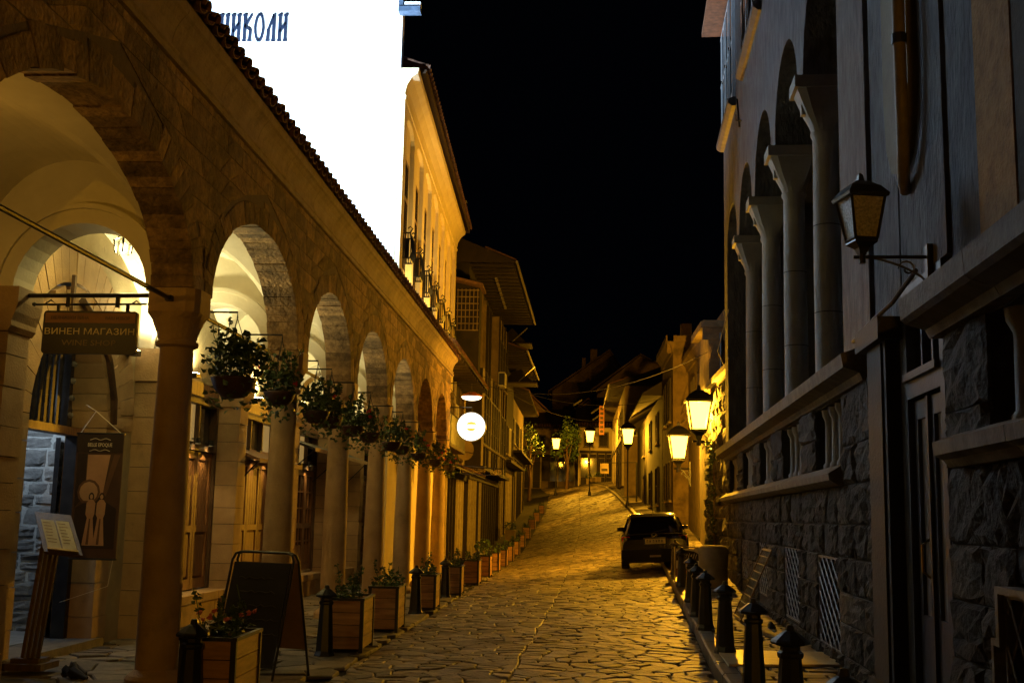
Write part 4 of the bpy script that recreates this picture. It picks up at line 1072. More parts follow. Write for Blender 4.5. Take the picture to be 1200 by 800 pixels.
# ---- wine shop passage behind the portal
SW = thing('stone_passage', 'blue-lit rubble stone wall and passage inside the wine shop doorway', 'passage', (-7, 13, 0))
FS = lambda u, v, n: (u, 14.05-n, v)
P = MB(); P.box(-9.2, -6.16, 14.04, 14.3, -.1, 4.2); obj('rubble_wall', P, mat('pale_mortar', (.55, .55, .52), (.4, .4, .38), .95, 12, .01, 40), SW, True)
z = 0.02; M_RUB = lambda: mat('rubble_stone', (.30, .29, .27), (.16, .155, .15), .85, 6, .015, 25, rnd=.35, dirt=((.28, .22, .14), 2.2, .6))
while z < 3.5:
    hz = .12+.14*r.random(); x = -8.9+.2*r.random()
    while x < -6.2:
        w_ = .18+.3*r.random(); q = [(x, z+.02*(r.random()-.5)), (x+w_, z+.02*(r.random()-.5)), (x+w_, z+hz+.03*(r.random()-.5)), (x, z+hz+.03*(r.random()-.5))]
        if x+w_ < -6.16:
            if hz > .19 and r.random() < .35:
                zm = z+hz*.5; qs = [[q[0], q[1], (q[1][0], zm), (q[0][0], zm)], [(q[0][0], zm), (q[1][0], zm), q[2], q[3]]]
            else: qs = [q]
            for qq in qs: obj('rubble_block', stone(FS, qq, .02+.03*r.random(), g=5, rough=.8, gap=.016), M_RUB(), SW, True)
        x += w_
    z += hz
P = MB(); P.box(-9.2, -6.16, 11.0, 14.1, -.12, .105); P.box(-9.4, -9.2, 11.0, 14.3, 0, 4.2); P.box(-9.2, -6.16, 10.9, 11.0, 0, 4.2); P.box(-9.2, -6.16, 11, 14.04, 4.2, 4.3); obj('passage_shell', P, mat('grey_floor', (.3, .3, .3), (.2, .2, .2), .7, 5), SW, True)
t = thing('passage_lamp', 'cool white ceiling lamp inside the wine shop passage, hidden behind the wooden fan', 'lamp', (-7.0, 12.9, 3.0))  # unseen lamp assumed from the bluish light on the rubble wall
P = MB(); P.box(-7.1, -6.9, 12.8, 13.0, 2.98, 3.05); obj('housing', P, M_IRON(), t, True)
lamp('passage_bulb', 'POINT', (-6.75, 13.0, 2.9), 42, (.62, .80, 1.0), t, .08)
DR = thing('wine_shop_door', 'arched doorway screen of dark vertical wooden bars over an open door, in a stone portal', 'door', (BACKX-.3, PY, 0))
P = MB(); P.fbox(FB, PY-PA-.02, PY+PA+.02, 2.44, 2.53, -.42, -.22); obj('lintel', P, M_MWD(), DR, True)
n_ = 13
for k in range(n_):
    u = PY-PA+.08+(2*PA-.16)*k/(n_-1); h_ = PZS+PB*math.sqrt(max(0, 1-((u-PY)/PA)**2)); 
    if u < PY+PA*.55:
        P = MB(); P.tube([FB(u, 2.53, -.32), FB(u, h_, -.32)], .035, 8); obj('wooden_bar', P, M_DOOR() if False else mat('black_varnish', (.03, .028, .03), (.015, .014, .015), .22, 8), DR, True)
P = MB(); P.fbox(FB, PY-PA, PY-PA+.07, .1, 2.44, -.4, -.24); P.fbox(FB, PY+PA-.10, PY+PA, .1, 2.44, -.4, -.24); obj('door_frame', P, mat('black_varnish', (.03, .028, .03)), DR, True)
P = MB(); P.fbox(FB, PY+PA*.55, PY+PA*.55+.09, 2.53, 3.45, -.4, -.24); P.fbox(FB, PY+PA*.55+.09, PY+PA, 2.53, 3.3, -.42, -.38); obj('side_panel', P, mat('black_varnish', (.03, .028, .03)), DR, True)
for k in range(4):
    P = MB(); c = FB(PY+PA*.55+.045, 2.66+.2*k, -.23); P.lathe([(.03, -.03), (.045, 0), (.03, .03), (0, .04)], c, 8); obj('boss', P, M_SILL(), DR, True)
P = MB(); P.hexa([(-6.16, 13.40, .11), (-6.22, 13.40, .11), (-6.50, 14.02, .11), (-6.44, 14.02, .11), (-6.16, 13.40, 2.42), (-6.22, 13.40, 2.42), (-6.50, 14.02, 2.42), (-6.44, 14.02, 2.42)]); lf = obj('open_leaf', P, mat('black_varnish', (.03, .028, .03)), DR, True)
# curved timber over the portal
P = MB(); pts = [FB(12.45, 3.90, .10), FB(12.9, 3.72, .10), FB(13.3, 3.35, .10), FB(13.55, 2.9, .09), FB(13.6, 2.6, .08)]
P.tube(pts, .045, 6); obj('curved_timber', P, M_DWD(), arc, True)
P = MB(); P.fbox(FB, 12.22, 12.27, 3.75, 4.15, .06, .10); obj('timber_peg', P, M_DWD(), arc, True)
# ---- hanging wine shop sign
ws = thing('hanging_sign', 'black and brown hanging wine shop sign with Cyrillic lettering on an iron bar', 'sign', (-4.7, 10.5, 3.3))
FW = lambda u, v, n: (u, 10.5-n, v)
P = MB(); P.tube([FW(-5.33, 3.585, 0), FW(-3.98, 3.60, 0)], .022, 8); obj('iron_bar', P, M_IRON(), ws, True)
P = MB(); P.tube([FW(-5.17, 3.50, 0), FW(-4.10, 3.515, 0)], .011, 6)
for (c, rr) in ((-5.03, .05), (-4.20, .05)):
    P.tube([FW(c-.06, 3.505, 0), FW(c, 3.545, 0), FW(c+.06, 3.505, 0), FW(c, 3.465, 0), FW(c-.06, 3.505, 0)], .008, 5)
for c in (-5.19, -4.07): P.lathe([(0, -.022), (.02, -.01), (.022, 0), (.02, .01), (0, .022)], (c, 10.5, 3.503 if c < -5 else 3.515), 8)
for c in (-4.86, -4.38): P.tube([FW(c, 3.61, 0), FW(c, 3.48, 0)], .022, 6)
for c in (-4.95, -4.28): P.tube([FW(c, 3.51, 0), FW(c, 3.44, 0)], .018, 6)
obj('scroll_rail', P, M_IRON(), ws, True)
def rrect(x0, x1, z0, z1, rad, n=4):
    o = []
    for (cx, cz, a0) in ((x1-rad, z1-rad, 0), (x0+rad, z1-rad, 90), (x0+rad, z0+rad, 180), (x1-rad, z0+rad, 270)):
        for k in range(n+1): a = R(a0+90*k/n); o.append((cx+rad*math.cos(a), cz+rad*math.sin(a)))
    return o
P = MB(); P.prism(rrect(-5.08, -4.17, 3.03, 3.44, .035), FW, -.02, .02); bd = obj('sign_board', P, mat('sign_black', (.018, .014, .012), None, .45, 5), ws, True)
P = MB(); P.fbox(FW, -5.06, -4.19, 3.325, 3.42, .021, .025); obj('sign_band', P, mat('sign_tan', (.30, .15, .06), (.24, .12, .05), .6, 5), bd, True)
def text(name, body, size, F, u, v, n, mt, parent, align='CENTER', sx=1.0, ext=.002, world=True):
    cu = bpy.data.curves.new('text', 'FONT'); cu.body = body; cu.size = size; cu.align_x = align; cu.extrude = ext; cu.resolution_u = 2
    to = bpy.data.objects.new('text', cu); COL.objects.link(to); bpy.context.view_layer.update()
    me = bpy.data.meshes.new_from_object(to.evaluated_get(bpy.context.evaluated_depsgraph_get())); bpy.data.objects.remove(to); bpy.data.curves.remove(cu)
    for vv in me.vertices: p = F(u+vv.co.x*sx, v+vv.co.y, n+vv.co.z); vv.co = p
    me.materials.clear(); me.materials.append(mt); me.name = name
    return link(name, me, parent, world)
CRM = mat('sign_cream', (.9, .8, .6), None, .6, 5); DIM = mat('sign_dim_print', (.30, .24, .17), None, .6, 5)
text('sign_text', 'ВИНЕН МАГАЗИН', .083, FW, -4.625, 3.215, .022, CRM, bd, sx=1.22)
text('sign_text', 'WINE SHOP', .075, FW, -4.625, 3.11, .022, DIM, bd, sx=1.3)
text('sign_text', 'МЕЛНИШКИ ВИНА', .042, FW, -4.82, 3.357, .026, mat('sign_black', (.018, .014, .012)), bd, sx=.95)
text('sign_text', 'ВАШ ИЗБОР', .042, FW, -4.36, 3.357, .026, mat('sign_black', (.018, .014, .012)), bd, sx=.95)
# ---- hanging sepia banner
bn = thing('hanging_banner', 'sepia banner of two women in long dresses, hanging by the wine shop door', 'banner', (-5.32, 12.55, 1.0))
FN = lambda u, v, n: (u, 12.55-n, v)
BX0, BX1, BZ0, BZ1 = -5.58, -5.05, 1.05, 2.42
SEP = [mat('sepia_%s' % n_, c, None, .75, 5) for n_, c in (('dark', (.035, .02, .012)), ('mid', (.16, .085, .045)), ('light', (.55, .33, .20)), ('pale', (.55, .36, .22)), ('brown', (.085, .045, .025)))]
P = MB(); P.fbox(FN, BX0, BX1, BZ0, BZ1, -.006, .006); pb = obj('banner_sheet', P, SEP[4], bn, True)
P = MB(); P.tube([FN(BX0-.01, BZ1, 0), FN(BX1+.01, BZ1, 0)], .012, 6); obj('top_rod', P, M_IRON(), bn, True)
P = MB(); P.tube([FN(BX0-.01, BZ0, 0), FN(BX1+.01, BZ0, 0)], .012, 6); obj('bottom_rod', P, M_IRON(), bn, True)
for x in (BX0, BX1):
    P = MB(); P.tube([FN(x+(.03 if x < -5.3 else -.03), BZ1, 0), FN(-5.39, BZ1+.25, .0)], .004, 4); obj('cord', P, CRM, bn, True)
P = MB(); P.tube([FN(-5.39, BZ1+.25, 0), (BACKX+.04, 12.9, BZ1+.35)], .004, 4); P.tube([FN(BX1-.03, BZ0, 0), FN(-5.2, .75, -.2), (BACKX-.1, 12.9, .55)], .004, 4); obj('cord', P, CRM, bn, True)
def flat(nm, pts, n, mt): P = MB(); P.prism(pts, FN, .0065, n); return obj(nm, P, mt, pb, True)
x_ = lambda t: BX0+(BX1-BX0)*t
z_ = lambda t: BZ1-(BZ1-BZ0)*t
flat('printed_sky', [(x_(.26), z_(.52)), (x_(.62), z_(.52)), (x_(.74), z_(.17)), (x_(.26), z_(.17))], .0075, SEP[2])
flat('printed_house', [(x_(.04), z_(.16)), (x_(.24), z_(.16)), (x_(.24), z_(.5)), (x_(.04), z_(.6))], .0075, SEP[0])
flat('printed_beam', [(x_(.62), z_(.5)), (x_(.70), z_(.5)), (x_(.95), z_(.17)), (x_(.82), z_(.17))], .0085, SEP[1])
flat('printed_street', [(x_(.06), z_(.92)), (x_(.94), z_(.92)), (x_(.94), z_(.6)), (x_(.5), z_(.5)), (x_(.06), z_(.6))], .008, SEP[0])
um = [(x_(.33)+.13*math.cos(R(a))*1.0, z_(.47)+.14*math.sin(R(a))) for a in range(-60, 241, 30)]
flat('printed_parasol', um, .009, SEP[1]); flat('printed_parasol_inside', [(x_(.33)+(u-x_(.33))*.8, z_(.47)+(v-z_(.47))*.8) for u, v in um], .0095, SEP[3])
for (cx, s) in ((.40, 1.0), (.62, .95)):
    X = x_(cx); Z = z_(.50)
    flat('printed_hair', [(X+.032*math.cos(R(a)), Z-.015+.052*math.sin(R(a))) for a in range(0, 360, 30)], .0105, SEP[0])
    flat('printed_face', [(X+.018*math.cos(R(a)), Z-.01+.027*math.sin(R(a))) for a in range(0, 360, 40)], .0115, SEP[3])
    flat('printed_dress', [(X-.05, Z-.08), (X-.02, Z-.04), (X+.02, Z-.04), (X+.05, Z-.08), (X+.045, Z-.2), (X+.03, Z-.24), (X+.06*s, Z-.54), (X-.075*s, Z-.54), (X-.035, Z-.24), (X-.055, Z-.2)], .011, SEP[2])
    flat('printed_fold', [(X-.01, Z-.25), (X+.005, Z-.25), (X+.0, Z-.53), (X-.03, Z-.53)], .012, SEP[1])
    flat('printed_arm', [(X-.045, Z-.10), (X-.03, Z-.10), (X+.035, Z-.19), (X+.03, Z-.21), (X-.05, Z-.18)], .0125, SEP[3])
flat('printed_band', [(x_(.0), z_(.155)), (x_(1), z_(.155)), (x_(1), z_(.01)), (x_(.0), z_(.01))], .0082, SEP[0])
text('banner_text', 'BELLE EPOQUE', .058, FN, x_(.5), z_(.105), .009, CRM, pb, sx=.72)
for v in (.045, .135):
    P = MB(); P.tube([FN(x_(t), z_(v)-.008*math.sin(t*28), .009) for t in np.linspace(.28, .72, 22)], .003, 4); obj('banner_scroll', P, CRM, pb, True)
# ---- menu stand
ms_ = thing('menu_stand', 'black wooden menu stand with slanted board and two pale pages by the wine shop', 'menu stand', (-5.05, 11.4, .06))
FM = lambda u, v, n: (u, 11.4-n, v)
P = MB(); P.box(-5.50, -5.08, 11.0, 11.4, .06, .12); P.box(-5.42, -5.14, 11.08, 11.32, .12, .16); obj('base', P, M_DWD(), ms_, True)
for k in range(4):
    P = MB(); a = -5.37+k*.05; P.hexa([(a, 11.18, .16), (a+.03, 11.18, .16), (a+.03, 11.22, .16), (a, 11.22, .16), (a+.12, 11.18, 1.30), (a+.15, 11.18, 1.30), (a+.15, 11.22, 1.30), (a+.12, 11.22, 1.30)]); obj('post_slat', P, M_DWD(), ms_, True)
E_ = [(-5.46, 11.42, 1.53), (-5.08, 11.42, 1.50), (-4.68, 10.85, 1.13), (-5.06, 10.85, 1.16)]
def slab(E, t, ins=0, off=0):
    c = Vector([sum(p[i] for p in E)/4 for i in range(3)]); nrm = (Vector(E[1])-Vector(E[0])).cross(Vector(E[3])-Vector(E[0])).normalized()
    if nrm.z < 0: nrm = -nrm
    q = [c+(Vector(p)-c)*(1-ins)+nrm*off for p in E]
    m = MB(); m.hexa([p for p in q]+[p+nrm*t for p in q]); return m
bd2 = obj('board', slab(E_, .03), M_DWD(), ms_, True)
def lerp4(a, b, c, d):
    def pt(s, t):
        p = [(E_[0][i]*(1-s)+E_[1][i]*s)*(1-t)+(E_[3][i]*(1-s)+E_[2][i]*s)*t for i in range(3)]; return tuple(p)
    return [pt(a, c), pt(b, c), pt(b, d), pt(a, d)]
PAG = mat('menu_page', (.5, .47, .33), (.42, .39, .27), .7, 14)
for (a, b) in ((.12, .48), (.52, .88)):
    pg = obj('page', slab(lerp4(a, b, .2, .92), .004, 0, .032), PAG, bd2, True)
    for k in range(7):
        P = slab(lerp4(a+.05, b-.05-.1*r.random(), .27+.08*k, .285+.08*k), .001, 0, .0365); obj('menu_line', P, SEP[1], pg, True)
P = slab(lerp4(.1, .9, .93, .97), .02, 0, .032); obj('ledge', P, mat('brass', (.5, .38, .15)), bd2, True)
# dark heap on the paving by the stand
P = MB(); 
for k in range(9):
    a = r.random()*6.28; c = Vector((-4.7+.16*math.cos(a), 11.0+.1*math.sin(a), .03)); P.tube([c, c+Vector((.12*math.cos(a*2), .1*math.sin(a*2), .05+.05*r.random())), c+Vector((.2*math.cos(a*2+1), .14*math.sin(a*2), .01))], [.03, .045, .02], 6)
tag(obj('cloth', P, mat('black_cloth', (.02, .018, .016), None, .9, 20), None, smooth=True), 'crumpled black cloth on the paving at the foot of the menu stand', 'cloth')
P = MB(); P.lathe([(0, 0), (.03, .005), (.028, .03), (.01, .045), (0, .046)], (-4.9, 13.0, .03), 7); tag(obj('paper_scrap', P, M_WHT(), None), 'small white crumpled scrap of paper on the arcade paving', 'litter')
# ================================================================== FAR HOUSES
r = random.Random(61)
M_FWOOD = lambda: mat('old_dark_timber', (.026, .015, .008), (.012, .007, .0035), .7, 5, .005, 25, rnd=.3)
M_FCRM = lambda: mat('aged_cream_render', (.27, .20, .105), (.15, .11, .06), .9, 2, .006, 20)
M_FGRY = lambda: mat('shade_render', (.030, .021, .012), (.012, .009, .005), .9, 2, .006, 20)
M_FWHT = lambda: mat('white_paint', (.62, .58, .46), (.55, .5, .4), .6, 5)
M_FBRD = lambda: mat('weathered_boards', (.09, .055, .028), (.04, .024, .012), .75, 6, .006, 30, rnd=.4, stretch=(1, .3, 4))
M_FPST = lambda: mat('pale_post_paint', (.5, .42, .27), (.36, .29, .18), .8, 5)
M_FGLS = lambda: glass('far_glass', (.03, .028, .025), .08)
M_RUBF = lambda: mat('far_rubble', (.5, .36, .2), (.3, .2, .11), .9, 3.5, .03, 8)
def far_window(parent, F, u0, u1, z0, z1, n=0, mt=None, gl=None, nx=2, nz=2, shutters=False):
    t = .07; P = MB()
    for (a, b, c, e) in ((u0, u1, z0, z0+t), (u0, u1, z1-t, z1), (u0, u0+t, z0+t, z1-t), (u1-t, u1, z0+t, z1-t)): P.fbox(F, a, b, c, e, n+.002, n+.07)
    f = obj('window', P, mt or M_FWHT(), parent, True)
    w_ = (u1-u0-2*t)/nx; h = (z1-z0-2*t)/nz
    for i in range(nx):
        for j in range(nz):
            P = MB(); P.fbox(F, u0+t+i*w_+.015, u0+t+(i+1)*w_-.015, z0+t+j*h+.015, z0+t+(j+1)*h-.015, n+.003, n+.02); obj('pane', P, gl or M_FGLS(), f, True)
    P = MB()
    for i in range(1, nx): P.fbox(F, u0+t+i*w_-.014, u0+t+i*w_+.014, z0+t, z1-t, n+.003, n+.045)
    for j in range(1, nz): P.fbox(F, u0+t, u1-t, z0+t+j*h-.014, z0+t+j*h+.014, n+.0035, n+.04)
    if P.v: obj('glazing_bars', P, mt or M_FWHT(), f, True)
    P = MB(); P.fbox(F, u0-.08, u1+.08, z0-.08, z0-.002, n+.002, n+.12); obj('sill', P, M_FCRM(), f, True)
    if shutters:
        for (a, b) in ((u0-.45, u0-.03), (u1+.03, u1+.45)): P = MB(); P.bbox(F, a, b, z0, z1, n+.002, n+.05, .03); obj('shutter', P, M_FWOOD(), parent, True)
    return f
def shop_posts(parent, F, u0, u1, z0, z1, n=0, step=.9, cream=.5):
    u = u0; k = 0
    while u < u1-.2:
        P = MB(); P.fbox(F, u, u+.13, z0, z1, n+.002, n+.16); obj('post', P, M_FPST() if r.random() < cream else M_FWOOD(), parent, True)
        b = min(u+step, u1)
        P = MB(); P.bbox(F, u+.15, b-.02, z0+.02, z0+.7, n+.002, n+.08, .03); obj('stall_panel', P, M_FWOOD() if r.random() < .6 else M_FCRM(), parent, True)
        P = MB(); P.fbox(F, u+.15, b-.02, z0+.72, z1-.45, n+.002, n+.02); obj('shop_pane', P, M_FGLS() if r.random() < .6 else M_FWOOD(), parent, True)
        P = MB(); P.fbox(F, u+.15, b-.02, z1-.43, z1-.05, n+.002, n+.06); obj('shutter_box', P, M_FWOOD(), parent, True)
        u = b; k += 1
    P = MB(); P.fbox(F, u0, u1, z1, z1+.25, n+.002, n+.22); obj('shop_beam', P, M_FWOOD(), parent, True)
def eave_roof(parent, F, u0, u1, z, over, depth, slope=.36, tiles=True, gut=None, rafters=True, near=True):
    P = MB(); P.profile([(over, z), (over, z+.07), (-depth, z+.07+(over+depth)*slope), (-depth, z+.0)], F, u0, u1); rf = obj('roof', P, M_FWOOD(), parent, True)
    if rafters:
        u = u0+.3
        while u < u1-.2:
            P = MB(); P.fbox(F, u, u+.09, z-.10, z-.004, 0.01, over-.05); obj('rafter', P, M_FWOOD(), rf, True); u += .75
    T = MB(); u = u0
    while u < u1-.1:
        for row in range(3 if near else 2):
            a0 = over+.04-.42*row; zz = z+.09+row*.42*slope
            n_ = 5; rows = []
            for (nn, zo) in ((a0, 0), (a0-.44, .44*slope)):
                rows.append([F(u+.13-.11*math.cos(math.pi*q/n_), zz+zo+.09*math.sin(math.pi*q/n_), nn) for q in range(n_+1)])
            T.grid(rows)
        u += .26
    obj('roof_tiles', T, M_TILE(), rf, True, kind='stuff')
    if gut:
        P = MB(); P.tube([F(u0, z+.03, over+.07), F(u1, z+.03, over+.07)], .055, 6); obj('gutter', P, gut, rf, True)
    return rf
def solid(parent, F, u0, u1, z0, z1, depth, mt, nm='wall'):
    P = MB(); P.fbox(F, u0, u1, z0, z1, -depth, 0); return obj(nm, P, mt, parent, True)
FXL = lambda X, s=0.0: (lambda u, v, n: (X+s*(u-34)+n, u-s*n, v))
FXR = lambda X, s=0.0: (lambda u, v, n: (X+s*(u-34)-n, u+s*n, v))
GUT = mat('shiny_gutter', (.6, .56, .5), (.45, .42, .36), .3, 5, metal=.6)
# ---- left house A, just past the arcade
FA = FXL(-4.65); z0 = -.1
h = thing('timber_house', 'low timber-fronted shop house with balcony just beyond the arcade, behind the round lit sign', 'house', (-4.65, 38, 0))
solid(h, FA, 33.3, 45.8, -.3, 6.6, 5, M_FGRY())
shop_posts(h, FA, 34.6, 45.6, .0, 2.95, .0, .95, .45)
P = MB(); P.fbox(FA, 33.35, 33.6, 0, 3.1, .01, .2); P.fbox(FA, 34.3, 34.55, 0, 3.1, .01, .2); P.fbox(FA, 33.35, 34.55, 3.1, 3.35, .01, .25); obj('pale_door_frame', P, M_FWHT(), h, True)
P = MB(); P.bbox(FA, 33.6, 34.3, .02, 2.5, .01, .08, .05); dd = obj('door', P, M_FWOOD(), h, True)
P = MB(); P.hexa([FA(34.6, 3.35, 0), FA(45.6, 3.35, 0), FA(45.6, 3.05, .95), FA(34.6, 3.05, .95), FA(34.6, 3.42, 0), FA(45.6, 3.42, 0), FA(45.6, 3.10, .95), FA(34.6, 3.10, .95)]); obj('canopy', P, M_FWOOD(), h, True)
T = MB(); u = 34.6
while u < 45.5:
    T.grid([[FA(u+.13-.11*math.cos(math.pi*q/5), 3.12+.07*math.sin(math.pi*q/5), .99) for q in range(6)], [FA(u+.13-.11*math.cos(math.pi*q/5), 3.45+.07*math.sin(math.pi*q/5), .0) for q in range(6)]]); u += .26
obj('canopy_tiles', T, M_TILE(), h, True, kind='stuff')
for (a, b) in ((34.3, 35.4), (36.6, 37.7), (39.2, 40.4), (42.4, 43.5)): far_window(h, FA, a, b, 4.0, 5.7, 0, M_FWHT() if a > 38 else M_FWOOD(), None, 2, 3, True)
P = MB(); P.fbox(FA, 33.4, 38.4, 3.62, 3.72, 0, .85); bal = obj('balcony_floor', P, M_FWOOD(), h, True)
P = MB(); P.tube([FA(33.4, 4.62, .0), FA(33.4, 4.62, .82), FA(38.4, 4.62, .82), FA(38.4, 4.62, 0)], .03, 5); obj('handrail', P, M_IRON(), bal, True)
for q in range(40):
    P = MB(); u = 33.4+5*q/39; P.tube([FA(u, 3.72, .82), FA(u, 4.6, .82)], .011, 4, False); obj('railing_bar', P, M_IRON(), bal, True)
eave_roof(h, FA, 33.2, 46.0, 6.55, .95, 5, .34)
for (u, z) in ((41.2, 4.6), (41.2, 4.0)): pass
for k in range(9):
    for (a, b) in ((33.4, 34.0), (35.9, 36.1), (38.2, 38.7), (40.9, 41.9), (44.0, 45.7)):
        P = MB(); P.hexa([FA(a, 3.7+k*.3, .012), FA(b, 3.7+k*.3, .012), FA(b, 3.7+k*.3, .05), FA(a, 3.7+k*.3, .05), FA(a, 3.99+k*.3, .012), FA(b, 3.99+k*.3, .012), FA(b, 3.99+k*.3, .02), FA(a, 3.99+k*.3, .02)]); obj('weatherboard', P, M_FBRD(), h, True)
for u in (34.15, 36.25, 38.85, 42.1, 45.75):
    P = MB(); P.fbox(FA, u-.06, u+.06, 3.6, 6.5, .0, .09); obj('corner_batten', P, M_FPST(), h, True)
# satellite dish
t = thing('satellite_dish', 'small round satellite dish on the timber house above its canopy', 'satellite dish', FA(41.4, 4.0, 0))
P = MB(); rows = []
for (rr, d) in ((.001, .10), (.15, .085), (.28, .04), (.38, 0)): rows.append([FA(41.4+rr*math.cos(a)*.5-.3*(rr*math.cos(a)) , 3.95+rr*math.sin(a), .55+d*-1+rr*math.cos(a)*.8) for a in [2*math.pi*q/16 for q in range(16)]])
P.grid(rows, True); obj('dish', P, M_FCRM(), t, True, smooth=True)
P = MB(); P.tube([FA(41.4, 3.9, 0), FA(41.4, 3.9, .5)], .025, 5); P.tube([FA(41.4, 3.9, .5), FA(41.2, 3.8, .9)], .012, 4); obj('dish_arm', P, M_IRON(), t, True)
# ---- round lit sign, disc lamp and iron lettered sign
t = thing('round_sign', 'glowing white round shop sign with faint yellow mark, hanging just past the arcade', 'sign', (-3.21, 34, 4.2))
FR0 = lambda u, v, n: (u, 34-n, v)
P = MB(); P.prism([(-3.2+.44*math.cos(a), 4.21+.44*math.sin(a)) for a in [2*math.pi*q/40 for q in range(40)]], FR0, -.09, .09); obj('sign_rim', P, mat('grey_rim', (.25, .27, .27), None, .4, 5, metal=.5), t, True)
P = MB(); P.prism([(-3.2+.415*math.cos(a), 4.21+.415*math.sin(a)) for a in [2*math.pi*q/40 for q in range(40)]], FR0, .085, .10); fc = obj('lit_face', P, emit('sign_light', (1.0, .97, .80), 2.6), t, True)
YM = emit('sign_yellow', (1.0, .66, .06), .85)
for (z, hh) in ((4.30, .06), (4.13, .06)):
    P = MB(); P.prism([(-3.2-.16, z-hh/2), (-3.2+.16, z-hh/2), (-3.2+.12, z+hh/2), (-3.2, z+hh), (-3.2-.10, z+hh/2)] if z > 4.2 else [(-3.2-.13, z+hh/2), (-3.2-.10, z-hh/2), (-3.2, z-hh), (-3.2+.10, z-hh/2), (-3.2+.13, z+hh/2)], FR0, .101, .106); obj('yellow_mark', P, YM, fc, True)
P = MB(); P.tube([(-3.2, 34, 4.63), (-3.2, 34, 4.78), (-4.65, 34, 4.78)], .02, 6); obj('sign_bracket', P, M_IRON(), t, True)
t = thing('disc_lamp', 'flat oval lamp glowing warm white directly above the round lit sign', 'lamp', (-3.22, 34, 5.1))
P = MB(); P.lathe([(0, .12), (.10, .11), (.30, .02), (.33, -.02), (.30, -.03)], (-3.22, 34, 5.13), 24); obj('lamp_shade', P, mat('red_brown_enamel', (.3, .08, .03), None, .4, 5), t, True, smooth=True)
P = MB(); P.lathe([(.31, -.02), (.26, -.09), (.12, -.13), (0, -.14)], (-3.22, 34, 5.13), 24); obj('diffuser', P, emit('disc_light', (1.0, .88, .6), 4), t, True, smooth=True)
P = MB(); P.tube([(-3.22, 34, 5.24), (-3.22, 34, 5.5), (-4.65, 34, 5.5)], .018, 6); obj('hanger', P, M_IRON(), t, True)
t = thing('iron_sign', 'wrought-iron hanging sign with pale capital lettering and scrollwork below the round sign', 'sign', (-3.0, 35, 2.95))
FI = lambda u, v, n: (u, 35-n, v)
P = MB(); P.tube([FI(-4.65, 3.16, 0), FI(-2.28, 3.02, 0)], .022, 6); P.tube([FI(-3.6, 2.86, 0), FI(-2.28, 2.82, 0)], .016, 6); P.tube([FI(-3.6, 3.1, 0), FI(-3.6, 2.86, 0)], .014, 5); P.tube([FI(-2.28, 3.02, 0), FI(-2.28, 2.82, 0)], .014, 5); obj('iron_frame', P, M_IRON(), t, True)
text('sign_letters', 'LYSOLLERIE', .16, FI, -3.18, 2.90, .01, M_FCRM(), t, sx=.85, ext=.008)
P = MB()
for (cx, s) in ((-2.62, 1), (-2.42, -1), (-2.52, 1)):
    P.tube([FI(cx+s*(.02+.012*a)*math.cos(a), 2.93+(.02+.012*a)*math.sin(a)*1.1, 0) for a in [k*.55 for k in range(14)]], .012, 5)
obj('scrolls', P, M_FCRM(), t, True)
# ---- left house B, tall dark with wide eaves
FBH = FXL(-4.75, .012)
h = thing('tall_timber_house', 'tall dark timber house with wide overhanging eaves and bright gutter, left side of the street', 'house', (-4.75, 54, 0))
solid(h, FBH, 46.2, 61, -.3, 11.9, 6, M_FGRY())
shop_posts(h, FBH, 46.4, 60.8, gz(-4, 50)-.05, 3.1, .0, 1.1, .35)
P = MB(); P.fbox(FBH, 46.4, 60.8, 3.45, 3.6, 0, .8); obj('bay_floor', P, M_FWOOD(), h, True)
P = MB(); P.fbox(FBH, 46.6, 55.4, 3.6, 7.6, .0, .62); bay = obj('jettied_bay', P, M_FGRY(), h, True)
for q in range(7): far_window(h, FBH, 46.8+q*1.2, 47.75+q*1.2, 4.5, 6.6, .62, M_FWOOD(), None, 2, 3)
P = MB(); P.fbox(FBH, 55.6, 60.8, 3.6, 11.3, .0, .5); obj('cream_bay', P, M_FCRM(), h, True)
for q in range(3): far_window(h, FBH, 56.0+q*1.6, 57.0+q*1.6, 4.6, 6.6, .5, M_FWOOD(), None, 2, 3); far_window(h, FBH, 56.0+q*1.6, 57.0+q*1.6, 8.0, 10.2, .5, M_FWOOD(), None, 2, 3)
for q in range(6):
    P = MB(); P.fbox(FBH, 46.8+q*1.5, 46.95+q*1.5, 7.9, 11.3, .0, .25); obj('timber_post', P, M_FCRM() if q in (2, 3) else M_FWOOD(), h, True)
    far_window(h, FBH, 47.1+q*1.5, 48.1+q*1.5, 8.5, 10.6, .02, M_FWOOD(), None, 2, 3)
eave_roof(h, FBH, 45.9, 61.3, 11.85, 1.9, 6, .42, gut=GUT)
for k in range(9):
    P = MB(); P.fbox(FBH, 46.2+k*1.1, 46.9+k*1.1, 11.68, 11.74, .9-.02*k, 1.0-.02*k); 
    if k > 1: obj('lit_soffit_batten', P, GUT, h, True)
for k in range(14):
    for (a, b) in ((46.62, 46.78), (55.1, 55.38)):
        pass
    P = MB(); P.hexa([FBH(46.65, 6.75+k*.06-.0, .63), FBH(55.3, 6.75+k*.06, .63), FBH(55.3, 6.75+k*.06, .66), FBH(46.65, 6.75+k*.06, .66), FBH(46.65, 6.80+k*.06, .63), FBH(55.3, 6.80+k*.06, .63), FBH(55.3, 6.80+k*.06, .64), FBH(46.65, 6.80+k*.06, .64)]); obj('weatherboard', P, M_FBRD(), bay, True)
for q in range(8):
    P = MB(); P.fbox(FBH, 46.62+q*1.2, 46.74+q*1.2, 3.62, 7.58, .625, .70); obj('bay_stud', P, M_FPST() if q in (0, 3, 7) else M_FWOOD(), bay, True)
